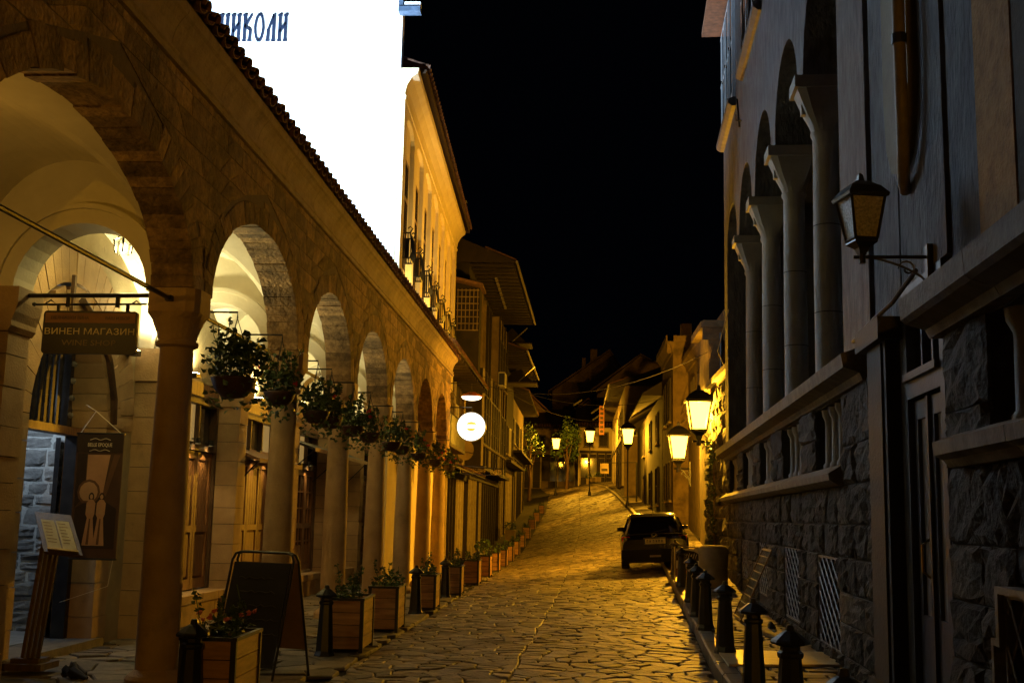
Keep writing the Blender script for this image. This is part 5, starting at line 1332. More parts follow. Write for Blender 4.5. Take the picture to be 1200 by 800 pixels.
for u in (55.62, 57.3, 58.9, 60.6):
    P = MB(); P.fbox(FBH, u-.06, u+.06, 3.6, 11.3, .505, .58); obj('bay_stud', P, M_FWOOD(), h, True)
for (x, y, z) in ((-5.5, 39, 8.2), (-5.8, 52, 15.0), (-5.2, 67, 13.5)):
    t = thing('aerial', {39: 'thin television aerial on the low timber house', 52: 'thin television aerial on the tall timber house', 67: 'thin television aerial on the third house on the left'}[y], 'aerial', (x, y, z)); P = MB(); P.tube([(x, y, z-2), (x, y, z+1.2)], .02, 4); obj('mast', P, M_IRON(), t, True)
    P = MB(); P.tube([(x-.5, y, z+1.1), (x+.5, y, z+1.1)], .012, 4)
    for q in range(5): P.tube([(x-.4+.2*q, y-.25, z+1.1), (x-.4+.2*q, y+.25, z+1.1)], .01, 3)
    obj('antenna', P, M_IRON(), t, True)
# air conditioner
t = thing('air_conditioner', 'white boxy air conditioner hung on the tall dark timber house', 'air conditioner', FBH(55.7, 8.0, .5))
P = MB(); P.bbox(FBH, 55.5, 56.5, 7.85, 8.55, .52, .85, .03); P2 = MB(); P2.v = [(x, y, z) for x, y, z in P.v]; P2.f = P.f; obj('casing', P2, M_FWHT(), t, True)
P = MB(); P.box(FBH(55.5, 0, .56)[0], FBH(55.5, 0, .82)[0], 55.44, 55.50, 7.92, 8.48); obj('fan_grille', P, M_IRON(), t, True)
# lattice-windowed stair tower between A and B
h = thing('lattice_tower', 'narrow upper storey with a white square-lattice front showing above the low timber roof', 'building', (-5.7, 45.6, 6))
FT = lambda u, v, n: (u, 45.2-n, v)
P = MB(); P.box(-5.3, -4.05, 45.21, 46.1, 6.4, 10.9); obj('wall', P, M_FGRY(), h, True)
for i in range(6):
    P = MB(); P.fbox(FT, -4.95+i*.16, -4.92+i*.16, 8.9, 10.6, .0, .04); obj('lattice_bar', P, M_FCRM(), h, True)
for i in range(7):
    P = MB(); P.fbox(FT, -4.98, -4.08, 8.9+i*.27, 8.94+i*.27, .001, .045); obj('lattice_rail', P, M_FCRM(), h, True)
P = MB(); P.hexa([(-5.6, 44.6, 11.0), (-3.9, 44.6, 10.6), (-3.9, 46.4, 10.6), (-5.6, 46.4, 11.0), (-5.6, 44.6, 11.12), (-3.9, 44.6, 10.72), (-3.9, 46.4, 10.72), (-5.6, 46.4, 11.12)]); obj('roof', P, M_TILE(), h, True)
# ---- left house C and D farther up
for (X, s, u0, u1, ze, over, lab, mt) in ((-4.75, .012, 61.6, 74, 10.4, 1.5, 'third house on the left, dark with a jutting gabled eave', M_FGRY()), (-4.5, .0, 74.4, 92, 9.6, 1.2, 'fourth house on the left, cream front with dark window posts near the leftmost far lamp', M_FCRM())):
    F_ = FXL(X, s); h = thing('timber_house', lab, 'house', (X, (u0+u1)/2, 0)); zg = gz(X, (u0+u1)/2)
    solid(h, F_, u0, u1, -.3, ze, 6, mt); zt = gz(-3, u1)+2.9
    shop_posts(h, F_, u0+.2, u1-.2, gz(-4, u0)-.1, zt, 0, 1.4, .5)
    P = MB(); P.fbox(F_, u0, u1, zt+.3, zt+.45, 0, .8); obj('jetty', P, M_FWOOD(), h, True)
    q = u0+.6
    while q < u1-1.3: far_window(h, F_, q, q+1.0, zt+1.1, zt+2.8, 0, M_FWHT() if r.random() < .4 else M_FWOOD(), None, 2, 2); q += 2.1
    eave_roof(h, F_, u0-.3, u1+.3, ze, over, 6, .36, gut=GUT if X < -4.6 else None)
# small gable roofs projecting with bright barge boards
for (x0, y_, z_, dx, dz, lab) in ((-2.9, 63, 11.2, .85, .75, 'upper of two small dark gables with a bright slanting edge, left side'), (-2.75, 68, 9.6, .95, .85, 'lower of two small dark gables with a bright slanting edge, left side')):
    t = thing('dormer_gable', lab, 'dormer', (x0-1, y_, z_))
    P = MB(); P.prism([(x0-1.9, z_-.1), (x0-.05, z_-.1), (x0-.9, z_+dz)], lambda u, v, n: (u, y_-n, v), -1.5, 0); obj('gable', P, M_FGRY(), t, True)
    P = MB(); P.tube([(x0-.9, y_-.1, z_-.05), (x0-.9+dx, y_-.1, z_+dz)], .035, 5); obj('barge_board', P, GUT, t, True)
    P = MB(); P.hexa([(x0-2.2, y_-.5, z_-.2), (x0+.2, y_-.5, z_-.2), (x0+.2, y_+1.5, z_-.2), (x0-2.2, y_+1.5, z_-.2), (x0-2.2, y_-.5, z_-.12), (x0+.2, y_-.5, z_-.12), (x0+.2, y_+1.5, z_-.12), (x0-2.2, y_+1.5, z_-.12)]); obj('eave_board', P, M_FWOOD(), t, True)
# ---- far centre
FC = lambda Y: (lambda u, v, n: (u, Y-n, v))
h = thing('corner_shop', 'low cream house with dark shop doors closing the view at the crest of the street', 'house', (-3, 116, 4.6))
F_ = FC(116); P = MB(); P.box(-7.5, -.2, 116, 122, 3.5, 10.4); obj('wall', P, M_FCRM(), h, True)
shop_posts(h, F_, -7.3, -.3, 4.5, 7.6, 0, .85, .5)
for x in (-4.4, -2.9): far_window(h, F_, x, x+1.0, 8.3, 9.8, 0, M_FWOOD())
eave_roof(h, F_, -7.8, .1, 10.4, .9, 5, .4, near=False)
h = thing('corner_shop', 'ochre house with glazed shop windows behind the middle far lamp', 'house', (3, 108, 4.6))
F_ = FC(108); P = MB(); P.box(-.1, 3.2, 108, 116, 3.5, 10.0); obj('wall', P, M_YEL(), h, True)
shop_posts(h, F_, .0, 3.1, 4.7, 7.6, 0, .8, .5)
for x in (.4, 1.8): far_window(h, F_, x, x+.9, 8.2, 9.6, 0, M_FWOOD())
eave_roof(h, F_, -.4, 3.4, 10.0, .8, 5, .4, near=False)
FXF = FXR(3.05)
h = thing('sign_house', 'white-framed shop house with a narrow orange vertical sign, right side near the far lamps', 'house', (3.2, 86, 3.5))
FP = lambda u, v, n: (3.0-n, u, v)
P = MB(); P.box(2.95, 8, 76, 104, 1.5, 10.3); obj('wall', P, M_FCRM(), h, True); FV = lambda u, v, n: (2.95-n, u, v)
shop_posts(h, FV, 76.3, 103.5, gz(2.5, 84)+.3, gz(2.5, 84)+3.3, 0, 1.6, .5)
q = 77
while q < 102: far_window(h, FV, q, q+1.2, 7.3, 9.2, 0, M_FWHT(), None, 2, 3); q += 3
eave_roof(h, FV, 75.8, 104, 10.3, 1.0, 5, .36, gut=GUT)
F_ = FC(75.98); far_window(h, F_, 3.3, 4.2, 7.0, 8.6, 0, M_FWHT())
t = thing('vertical_sign', 'narrow vertical orange shop sign with dark characters, above the middle far lamp', 'sign', (1.9, 92, 8.5)); F_ = FC(92)
P = MB(); P.fbox(F_, 1.55, 1.95, 8.2, 10.5, -.06, .06); bb = obj('sign_panel', P, mat('orange_sign', (.22, .07, .015), (.17, .05, .01), .6, 5), t, True)
for k in range(6):
    P = MB(); P.fbox(F_, 1.63, 1.87, 8.35+k*.36, 8.55+k*.36, .061, .08); obj('sign_glyph', P, M_FWOOD(), bb, True)
P = MB(); P.tube([(2.1, 92, 10.7), (2.95, 92, 10.7)], .03, 5); obj('sign_arm', P, M_IRON(), t, True)
t = thing('box_sign', 'small pale square hanging sign below the right far lamp', 'sign', (2.0, 70, 4.6)); F_ = FC(69)
P = MB(); P.fbox(F_, 1.25, 1.75, 4.25, 4.85, -.05, .05); obj('sign_panel', P, M_FCRM(), t, True); P = MB(); P.fbox(F_, 1.32, 1.68, 4.4, 4.55, .051, .06); obj('sign_mark', P, M_FWOOD(), t, True)
P = MB(); P.tube([(1.3, 69, 4.88), (3.4, 69, 4.95)], .025, 5); P.tube([(3.4, 69, 2.0), (3.4, 69, 4.95)], .05, 6); obj('sign_arm', P, M_IRON(), t, True)
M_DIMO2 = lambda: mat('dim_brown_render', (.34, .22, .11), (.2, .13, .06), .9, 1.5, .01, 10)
# hill gables behind
def gable_house(lab, x0, x1, xr, Y, ze, zr, mt, rf_mt, depth=10, win=(), zr2=None):
    h = thing('stone_gable_house', lab, 'house', ((x0+x1)/2, Y, ze-4))
    F_ = FC(Y); P = MB(); P.prism([(x0, ze-9), (x1, ze-9), (x1, ze), (xr, zr), (x0, zr2 or ze)], F_, -depth, 0); obj('wall', P, mt, h, True)
    zl = zr2 or ze
    for (a, b, c, d) in ((x0-.6, zl-.25, xr, zr+.05), (xr, zr+.05, x1+.6, ze-.25)):
        P = MB(); P.hexa([(a, Y-.5, b), (c, Y-.5, d), (c, Y+depth, d), (a, Y+depth, b), (a, Y-.5, b+.18), (c, Y-.5, d+.18), (c, Y+depth, d+.18), (a, Y+depth, b+.18)]); obj('roof', P, rf_mt, h, True)
    for (a, b, c, d) in win: far_window(h, F_, a, b, c, d, 0, M_FWOOD())
    return h
gable_house('tall stone gable with broken stepped top standing highest beyond the crest', -3.6, 7.0, 3.8, 150, 18.2, 23.3, M_RUBF(), M_RUBF(), 12, (), 18.0)
P = MB(); P.box(1.3, 2.2, 150.2, 151, 20, 23.6); P.box(.2, .7, 150.2, 151, 19, 22.4); tag(obj('chimney', P, M_RUBF(), None), 'pair of square stone chimney stubs on the tall gable beyond the crest', 'chimney')
gable_house('wide low house with dark roof slope behind the far lamps, centre right', 1.8, 14, 6.5, 125, 15.5, 19.2, M_RUBF(), M_FCRM(), 10)
gable_house('small house with lit white eaves beneath the tall stone gable', -3.4, 3.0, .5, 132, 12.6, 14.6, M_FCRM(), M_FWOOD(), 8, ((-.6, .6, 10.6, 12.0),))
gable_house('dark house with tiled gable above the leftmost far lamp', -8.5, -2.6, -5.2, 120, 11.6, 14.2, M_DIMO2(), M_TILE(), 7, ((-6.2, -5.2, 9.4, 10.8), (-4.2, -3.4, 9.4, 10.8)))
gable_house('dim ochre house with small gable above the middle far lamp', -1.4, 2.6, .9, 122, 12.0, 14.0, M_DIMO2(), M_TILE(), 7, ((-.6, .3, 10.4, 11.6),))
gable_house('dim house with low gable behind the vertical orange sign', 2.2, 7.5, 5.0, 118, 11.4, 14.0, M_DIMO2(), M_TILE(), 5, ((3.0, 3.9, 9.6, 10.9),))
for (x, z, dx, lab) in ((-.6, 11.9, .8, 'short bright slanting roof edge left of the middle far lamp'), (1.05, 11.2, .9, 'upper bright slanting roof edge above the middle far lamp'), (1.2, 10.6, 1.1, 'lower bright slanting roof edge above the middle far lamp')):
    P = MB(); P.tube([(x, 106.5, z), (x+dx, 106.5, z+.7*dx)], .07, 5); tag(obj('roof_edge', P, GUT), lab, 'roof edge')
# ---- right side beyond the loggia house
FHR = FXR(3.8)
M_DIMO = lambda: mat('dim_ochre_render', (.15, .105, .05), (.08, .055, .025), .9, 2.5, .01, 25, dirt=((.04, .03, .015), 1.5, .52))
h = thing('cornice_house', 'cream house with heavy cornice rising behind the brightest lamp', 'house', (3.8, 36, .6))
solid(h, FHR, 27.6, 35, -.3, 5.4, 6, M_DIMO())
P = MB(); P.fbox(FHR, 27.6, 35, 5.41, 5.55, -6, .15); obj('wall_coping', P, M_SILL(), h, True)
FH4 = FXR(4.35)
P = MB(); P.box(4.36, 10, 35.0, 46.6, -.3, 8.0); obj('wall', P, M_DIMO(), h, True)
P = MB(); P.box(3.9, 4.35, 35.0, 37.8, -.3, 7.4); bay = obj('corner_bay', P, M_DIMO(), h, True)
FF = lambda u, v, n: (u, 34.98-n, v)
P = MB(); P.profile([(0, 7.05), (.06, 7.05), (.08, 7.2), (.2, 7.38), (.26, 7.42), (.26, 7.62), (0, 7.62)], FF, 3.7, 9.9); P.fbox(FHR, 34.9, 38.0, 7.41, 7.62, -.4, .15); obj('cornice', P, M_DIMO(), h, True)
P = MB(); P.profile([(0, 7.5), (.06, 7.5), (.08, 7.65), (.2, 7.83), (.26, 7.87), (.26, 8.06), (0, 8.06)], FH4, 38.0, 46.6, cuts=3); obj('cornice', P, M_DIMO(), h, True)
for (p, q) in ((38.6, 39.7), (41.2, 42.3), (43.8, 44.9)): far_window(h, FH4, p, q, 5.2, 7.0, 0, M_FWOOD(), None, 2, 3)
P = MB(); P.tube([(4.25, 34.9, 7.4), (4.25, 34.9, 4.7)], .05, 8); obj('drainpipe', P, M_IRON(), h, True)
h2 = thing('cornice_house', 'second cream cornice house, farther left above the smaller wall lantern', 'house', (3.8, 49, .8))
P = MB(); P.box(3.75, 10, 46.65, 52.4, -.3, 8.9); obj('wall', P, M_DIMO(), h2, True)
FF2 = lambda u, v, n: (u, 46.63-n, v); FF3 = FXR(3.75)
P = MB(); P.profile([(0, 8.3), (.06, 8.3), (.08, 8.5), (.22, 8.7), (.3, 8.75), (.3, 8.98), (0, 8.98)], FF2, 3.5, 9.9); obj('cornice', P, M_DIMO(), h2, True)
P = MB(); P.profile([(0, 8.3), (.06, 8.3), (.08, 8.5), (.22, 8.7), (.3, 8.75), (.3, 8.98), (0, 8.98)], FF3, 46.33, 52.5, cuts=3); obj('cornice', P, M_DIMO(), h2, True)
for (p, q) in ((47.5, 48.6), (50, 51.1)): far_window(h2, FF3, p, q, 2.4, 4.0, 0, M_FWOOD(), None, 2, 3); far_window(h2, FF3, p, q, 5.6, 7.4, 0, M_FWOOD(), None, 2, 3)
for k in range(6):
    P = MB(); P.tube([FH4(44.6, 4.4+k*.35, .3), FH4(46.3, 4.4+k*.35, .3)], .02, 4); obj('balcony_rail', P, M_IRON(), h, True)
rr_ = random.Random(77)
zz = .3
while zz < 5.0:
    u = 27.7; hz = .3+.2*rr_.random()
    while u < 34.5:
        w_ = .35+.5*rr_.random(); obj('wall_stone', stone(FHR, [(u+w_, zz), (u, zz), (u, zz+hz), (u+w_, zz+hz)], .05+.06*rr_.random(), g=4, rough=.8, gap=.015), M_RST(), h, True); u += w_
    zz += hz
FG2 = FXR(3.75)
h = thing('dark_roofed_house', 'long house with big dark roof behind the parked car, right side of the street', 'house', (3.75, 55, 1))
solid(h, FG2, 52.6, 75, -.3, 7.3, 6, M_FGRY())
for (a, b) in ((55, 56.8), (60, 62), (66, 68)): far_window(h, FG2, a, b, 2.3, 4.1, 0, M_FWOOD(), None, 2, 2); far_window(h, FG2, a+.3, b-.3, 5.2, 6.7, 0, M_FWOOD(), None, 2, 2)
P = MB(); P.fbox(FG2, 52.6, 75, 1.6, 1.8, 0, .08); obj('string_course', P, M_FCRM(), h, True)
P = MB(); P.profile([(.9, 7.2), (.9, 7.3), (-6, 11.6), (-6, 7.2)], FG2, 52.5, 75.3); obj('roof', P, M_FWOOD(), h, True)
for (u, dx) in ((60, -1.5), (66, -2.4)):
    P = MB(); P.box(3.75-dx, 4.3-dx, u, u+.6, 8, 11.8); obj('chimney', P, M_RUBF(), h, True)
# overhead cables
for i, (a, b, sag, lab) in enumerate((((-4.2, 40, 6.4), (3.8, 34.5, 6.6), .9, 'thin overhead cable sagging across the street, the nearest of four'), ((-4.6, 46, 7.5), (3.7, 52, 7.0), .8, 'thin overhead cable between the tall timber house and the dark-roofed house'), ((-4.3, 34.5, 6.1), (-3.9, 60, 6.2), .9, 'thin cable drooping along the left-hand timber houses'), ((-4.0, 60, 8.2), (3.0, 78, 8.4), .8, 'thin overhead cable farthest up the street'))):
    P = MB(); a = Vector(a); b = Vector(b); P.tube([a.lerp(b, t)-Vector((0, 0, sag*4*t*(1-t))) for t in np.linspace(0, 1, 16)], .011, 4); tag(obj('overhead_cable', P, mat('grey_cable', (.03, .027, .024), None, .8, 5)), lab, 'cable', 'overhead cables')
P = MB(); P.tube([FR(26.8, 5.2, .05), FR(26.0, 5.4, .25), FR(24.6, 6.1, .12)], .014, 5); tag(obj('loose_cable', P, M_FWHT()), 'pale loose cable looping from the wall above the brightest lantern', 'cable')
# hill beyond
m = MB(); m.grid([[(x, y, (z if abs(x) > 14 else z*.5)+4) for x in (-200, -90, -30, -14, 14, 30, 90, 200)] for y, z in ((128, 0), (180, 4), (260, 14), (400, 20))]); struct('hillside', m, mat('dark_hill', (.05, .05, .03), (.03, .03, .02), .95, 1))
# ================================================================== PLANTS
def leaves(c, rad, n, size, rr, flat=.6, droop=0.0, shell=.55):
    m = MB()
    for k in range(n):
        while True:
            d = Vector((rr.uniform(-1, 1), rr.uniform(-1, 1), rr.uniform(-1, 1)))
            if .05 < d.length < 1: break
        q = d.normalized()*(shell+(1-shell)*rr.random()); p = Vector((c[0]+q.x*rad[0], c[1]+q.y*rad[1], c[2]+q.z*rad[2]-droop*rr.random()))
        a = Vector((rr.uniform(-1, 1), rr.uniform(-1, 1), rr.uniform(-.5, .7))).normalized(); b = a.cross(Vector((rr.uniform(-1, 1), rr.uniform(-1, 1), rr.uniform(-1, 1)))).normalized(); s = size*(.6+.8*rr.random())
        nn = a.cross(b)*s*.18
        m.poly([p-a*s*.5, p+b*s*.32+nn, p+a*s*.5]); m.poly([p-a*s*.5, p+a*s*.5, p-b*s*.32+nn])
    return m
def stems(c, rad, n, h, rr, lf=5, size=.05):
    st = MB(); lv = MB()
    for k in range(n):
        a = rr.random()*6.28; p0 = Vector((c[0]+rad[0]*.6*math.cos(a)*rr.random(), c[1]+rad[1]*.6*math.sin(a)*rr.random(), c[2])); lean = Vector((rr.uniform(-.35, .35), rr.uniform(-.35, .35), 1)).normalized(); hh = h*(.5+.5*rr.random())
        pts = [p0+lean*hh*t+Vector((rr.uniform(-.02, .02), rr.uniform(-.02, .02), 0)) for t in (0, .35, .7, 1)]; st.tube(pts, .005, 3, False)
        for j in range(lf):
            t = .25+.75*rr.random(); p = p0+lean*hh*t; lv.join(leaves(p, (.04, .04, .04), 3, size, rr, shell=.2))
    return st, lv
r = random.Random(71)
def planter_at(x, y, w_, l_, h_, rot, lab, near, flowers=None):
    z = gz(x, y); t = thing('planter', lab, 'planter', (x, y, z), rot, 'wooden planters along the left pavement')
    def ob(nm, m, mt, par=None, **k): return obj(nm, m, mt, par or t, False, **k)
    nb = 4
    # frame posts
    for sx in (-1, 1):
        for sy in (-1, 1):
            P = MB(); P.box(sx*w_/2-.022*(1+sx), sx*w_/2+.022*(1-sx), sy*l_/2-.022*(1+sy), sy*l_/2+.022*(1-sy), 0, h_+.01); ob('corner_angle', P, M_IRON())
    P = MB()
    for (a, b, c, d) in ((-w_/2, w_/2, -l_/2, -l_/2+.03), (-w_/2, w_/2, l_/2-.03, l_/2), (-w_/2, -w_/2+.03, -l_/2+.03, l_/2-.03), (w_/2-.03, w_/2, -l_/2+.03, l_/2-.03)): P.box(a-.006, b+.006, c-.006, d+.006, h_+.002, h_+.028)
    ob('rim', P, M_IRON())
    hh = (h_-.05)/nb
    for k in range(nb):
        z0_ = .05+k*hh
        for sx in (-1, 1):
            P = MB(); a = sx*(w_/2-.012); P.box(min(a, a-sx*.025), max(a, a-sx*.025), -l_/2+.045, l_/2-.045, z0_+.004, z0_+hh-.004); ob('plank', P, M_WOOD())
        for sy in (-1, 1):
            P = MB(); a = sy*(l_/2-.012); P.box(-w_/2+.045, w_/2-.045, min(a, a-sy*.025), max(a, a-sy*.025), z0_+.004, z0_+hh-.004); ob('plank', P, M_WOOD())
    P = MB(); P.box(-w_/2+.03, w_/2-.03, -l_/2+.03, l_/2-.03, .04, h_-.04); ob('soil', P, M_JOINT())
    m = MB(); 
    for k in range(4): m.join(leaves((rng.uniform(-.08, .08), -l_/2+.12+(l_-.24)*k/3, h_+.06), (.17, .14, .12), 40 if near else 22, .06, r))
    ob('foliage', m, M_LEAF())
    st, lv = stems((0, 0, h_), (w_*.6, l_*.7), 7, .42 if near else .3, r, 6, .05); ob('stems', st, M_LEAF()); ob('stem_leaves', lv, M_LEAF(), kind=None)
    if flowers:
        for k in range(10): ob('flower', leaves((r.uniform(-w_/2, w_/2), r.uniform(-l_/2, l_/2), h_+.10+.1*r.random()), (.02, .02, .02), 5, .045, r, shell=.1), flowers)
    return t
PLAB = ['nearest wooden planter, in front of the black sandwich board', 'wooden planter with dark trailing leaves behind the second bollard from the front', 'wooden planter standing close behind the trailing-leaf one', 'fourth wooden planter up the street, beside a bollard', 'fifth wooden planter up the street, level with the last arcade columns']
pl = [(-2.84, 9.35, .44, .82, .61), (-2.72, 14.0, .46, .86, .60), (-2.68, 16.5, .42, .86, .60), (-2.66, 20.6, .42, .9, .58), (-2.62, 24.6, .42, .9, .58)]
protoP = None
for i, (x, y, a, b, c) in enumerate(pl): planter_at(x, y, a, b, c, .03, PLAB[i], True, M_PINK() if i == 0 else None)
protoP = planter_at(-2.6, 28.7, .42, .9, .57, 0, 'wooden planter just beyond the end of the arcade', False)
FARL = ['seventh', 'eighth', 'ninth', 'tenth', 'eleventh', 'twelfth', 'thirteenth', 'fourteenth', 'fifteenth', 'sixteenth']
for k, y in enumerate((32.6, 36.2, 40.0, 44.0, 48.5, 53.5, 59.0, 65.5, 73, 82)):
    c = copy_tree(protoP); x = -2.62; c.location = (x, y, gz(x, y)); c['label'] = 'small distant wooden planter, %s in the row counted from the front' % FARL[k]
# ---- bollards
def bollard(h=.80):
    t = thing('bollard', 'x', 'bollard', (0, 0, 0))
    def ring8(rr, z, n=8, rot=0): return [(rr*math.cos(rot+math.pi/8+2*math.pi*q/n), rr*math.sin(rot+math.pi/8+2*math.pi*q/n), z) for q in range(n)]
    P = MB(); P.grid([ring8(.125, 0), ring8(.125, .035), ring8(.112, .06), ring8(.104, .08), ring8(.078, .52*h/.8), ring8(.072, .585*h/.8)], True); P.poly(list(reversed(ring8(.125, 0)))); obj('shaft', P, M_IRON(), t)
    P = MB(); P.grid([ring8(.080, .585*h/.8), ring8(.086, .60*h/.8), ring8(.086, .62*h/.8), ring8(.066, .635*h/.8), ring8(.066, .66*h/.8)], True); obj('collar', P, M_IRON(), t)
    P = MB(); P.grid([ring8(.066, .66*h/.8), ring8(.125, .675*h/.8), ring8(.132, .69*h/.8), ring8(.12, .705*h/.8), ring8(.05, .755*h/.8), ring8(.03, .765*h/.8), ring8(.030, .775*h/.8), ring8(.022, .80*h/.8), ring8(.001, .805*h/.8)], True); obj('cap', P, M_IRON(), t)
    return t
b0 = bollard()
RB = [(1.26, 5.7), (1.42, 8.0), (1.56, 10.6), (1.67, 13.5), (1.74, 16.2), (1.83, 18.3), (2.0, 21.0), (2.14, 24.4), (2.25, 27.4)]
RL = ['black bollard nearest the camera on the right kerb, only its cap tip in view', 'second black bollard on the right kerb, cut by the bottom edge of the picture', 'third black bollard on the right, standing on the golden metal plate', 'fourth black bollard on the right, at the far edge of the golden plate', 'fifth black bollard on the right kerb', 'sixth black bollard on the right, crowded in front of the seventh', 'seventh black bollard on the right kerb, left of the stone drum', 'eighth black bollard on the right with a lit cap, before the advertising board', 'last black bollard on the right, beside the parked car']
LB = [(-2.88, 8.75), (-2.85, 13.25), (-2.68, 19.4), (-2.66, 23.5), (-2.62, 30.6), (-2.6, 34.4), (-2.6, 38.1), (-2.6, 42), (-2.6, 46.3), (-2.6, 51)]
LL = ['black bollard at the left edge of the nearest planter', 'black bollard left of the planter with trailing leaves', 'black bollard beside the fourth wooden planter', 'black bollard beside the fifth wooden planter', 'black bollard between the sixth and seventh planters', 'black bollard after the seventh planter on the left', 'black bollard after the eighth planter on the left', 'black bollard after the ninth planter on the left', 'black bollard after the tenth planter on the left', 'farthest black bollard in the left row']
for i, (x, y) in enumerate(RB+LB):
    c = b0 if i == 0 else copy_tree(b0); right = i < len(RB)
    c.location = (x, y, gz(x, y)+(.125 if right else -.01)); c['label'] = (RL+LL)[i]; c['group'] = 'black bollards along the right kerb' if right else 'black bollards between the planters'
    c.rotation_euler = (0, 0, rng.random()*.3)
# ---- hanging baskets
def basket(x, y, z, lab, big=False, fl=None, near=True):
    t = thing('hanging_basket', lab, 'hanging basket', (x, y, z), 0, 'flower baskets hanging along the arcade')
    s = 1.25 if big else 1.0
    P = MB(); P.lathe([(0, -.15*s), (.09*s, -.135*s), (.15*s, -.08*s), (.18*s, 0), (.185*s, .02), (.16*s, .02)], (0, 0, 0), 14); obj('bowl', P, mat('dark_red_bowl', (.06, .025, .02), (.03, .015, .012), .6, 8), t, smooth=True)
    P = MB(); 
    for q in range(3): a = q*2.09+.4; P.tube([(.17*s*math.cos(a), .17*s*math.sin(a), .02), (0, 0, .62)], .005, 3, False)
    P.tube([(0, 0, .62), (0, 0, .68), (-.38, 0, .68)], .01, 4); obj('hanger', P, M_IRON(), t)
    m = leaves((0, 0, .14*s), (.27*s, .26*s, .18*s), 260 if near else 170, .075, r, shell=.35); m.join(leaves((0, 0, .0), (.27*s, .26*s, .12*s), 80, .07, r, droop=.26)); 
    if big: m.join(leaves((.02, .05, .30), (.30, .34, .20), 170, .09, r, shell=.3))
    obj('foliage', m, M_LEAF(), t)
    st, lv = stems((0, 0, .15), (.3*s, .3*s), 9, .40*s, r, 5, .065); obj('stems', st, M_LEAF(), t); obj('stem_leaves', lv, M_LEAF(), t)
    if fl:
        for k in range(fl):
            a = r.random()*6.28; m = leaves((.26*s*math.cos(a), .26*s*math.sin(a), .08+.25*r.random()), (.035, .035, .03), 12, .045, r, shell=.2); obj('flower', m, M_RED(), t)
    return t
BK = [(11.15, 'large leafy hanging basket just past the nearest column', True, 0), (12.9, 'leafy hanging basket with one bright red flower, before the second column', False, 2), (14.75, 'hanging basket with open straggly leaves right beside the second column', False, 0), (15.6, 'hanging basket in a dark bowl left of the third column', False, 1), (17.2, 'hanging basket against the face of the third column', False, 2), (18.6, 'hanging basket just past the third column', False, 1), (20.9, 'hanging basket left of the fourth column', False, 3), (22.1, 'hanging basket right of the fourth column', False, 1), (24.5, 'hanging basket by the fifth column', False, 2), (27.3, 'hanging basket by the sixth column', False, 3), (30.3, 'farthest hanging basket, by the last column', False, 4)]
for i, (y, lab, big, fl) in enumerate(BK): basket(-3.42, y, 2.88 if i != 1 else 2.93, lab, big, fl, i < 5)
# ---- sandwich board
ab = thing('sandwich_board', 'black sandwich board with bare tubular frame standing behind the nearest planter', 'sandwich board', (-3.12, 11.55, gz(-3.1, 11.5)), R(-22))
H_ = 1.20; W2 = .375
def frame_side(sg, yb, yt):
    P = MB(); pts = [(-W2, yb, 0), (-W2+.0, yt+(yb-yt)*.07, H_-.08), (-W2+.03, yt+(yb-yt)*.02, H_-.02), (-W2+.09, yt, H_), (W2-.09, yt, H_), (W2-.03, yt+(yb-yt)*.02, H_-.02), (W2, yt+(yb-yt)*.07, H_-.08), (W2, yb, 0)]
    P.tube(pts, .013, 8); return P
fr1 = obj('front_frame', frame_side(-1, -.30, -.02), M_IRON(), ab); fr2 = obj('rear_frame', frame_side(1, .30, .02), M_IRON(), ab)
def bpt(u, h, off=0): y = -.30+(.28)*h/H_; return (u, y-off, h)
P = MB(); 
q = [bpt(-W2+.03, .12), bpt(W2-.03, .12), bpt(W2-.03, H_-.10), bpt(-W2+.03, H_-.10)]
P.hexa([q[0], q[1], (q[1][0], q[1][1]+.012, q[1][2]), (q[0][0], q[0][1]+.012, q[0][2]), q[3], q[2], (q[2][0], q[2][1]+.012, q[2][2]), (q[3][0], q[3][1]+.012, q[3][2])]); bdd = obj('board', P, mat('blackboard', (.014, .013, .012), (.008, .008, .007), .55, 9), ab)
P = MB(); q = [(-W2+.03, .28, .25), (W2-.03, .28, .25), (W2-.03, .06, H_-.10), (-W2+.03, .06, H_-.10)]
P.hexa([q[0], q[1], (q[1][0], q[1][1]+.012, q[1][2]), (q[0][0], q[0][1]+.012, q[0][2]), q[3], q[2], (q[2][0], q[2][1]+.012, q[2][2]), (q[3][0], q[3][1]+.012, q[3][2])]); obj('rear_board', P, mat('brown_board', (.30, .18, .07), (.2, .12, .05), .7, 6), ab)
for k in range(5):
    P = MB(); hh = .95-.13*k; P.tube([bpt(-.25+.05*k, hh, .004)]+[bpt(-.25+.05*k+t*.42, hh+.012*math.sin(t*22+k), .004) for t in np.linspace(.1, 1, 9)], .004, 4, False); obj('chalk_line', P, mat('faint_chalk', (.06, .055, .05), None, .9, 9), bdd)
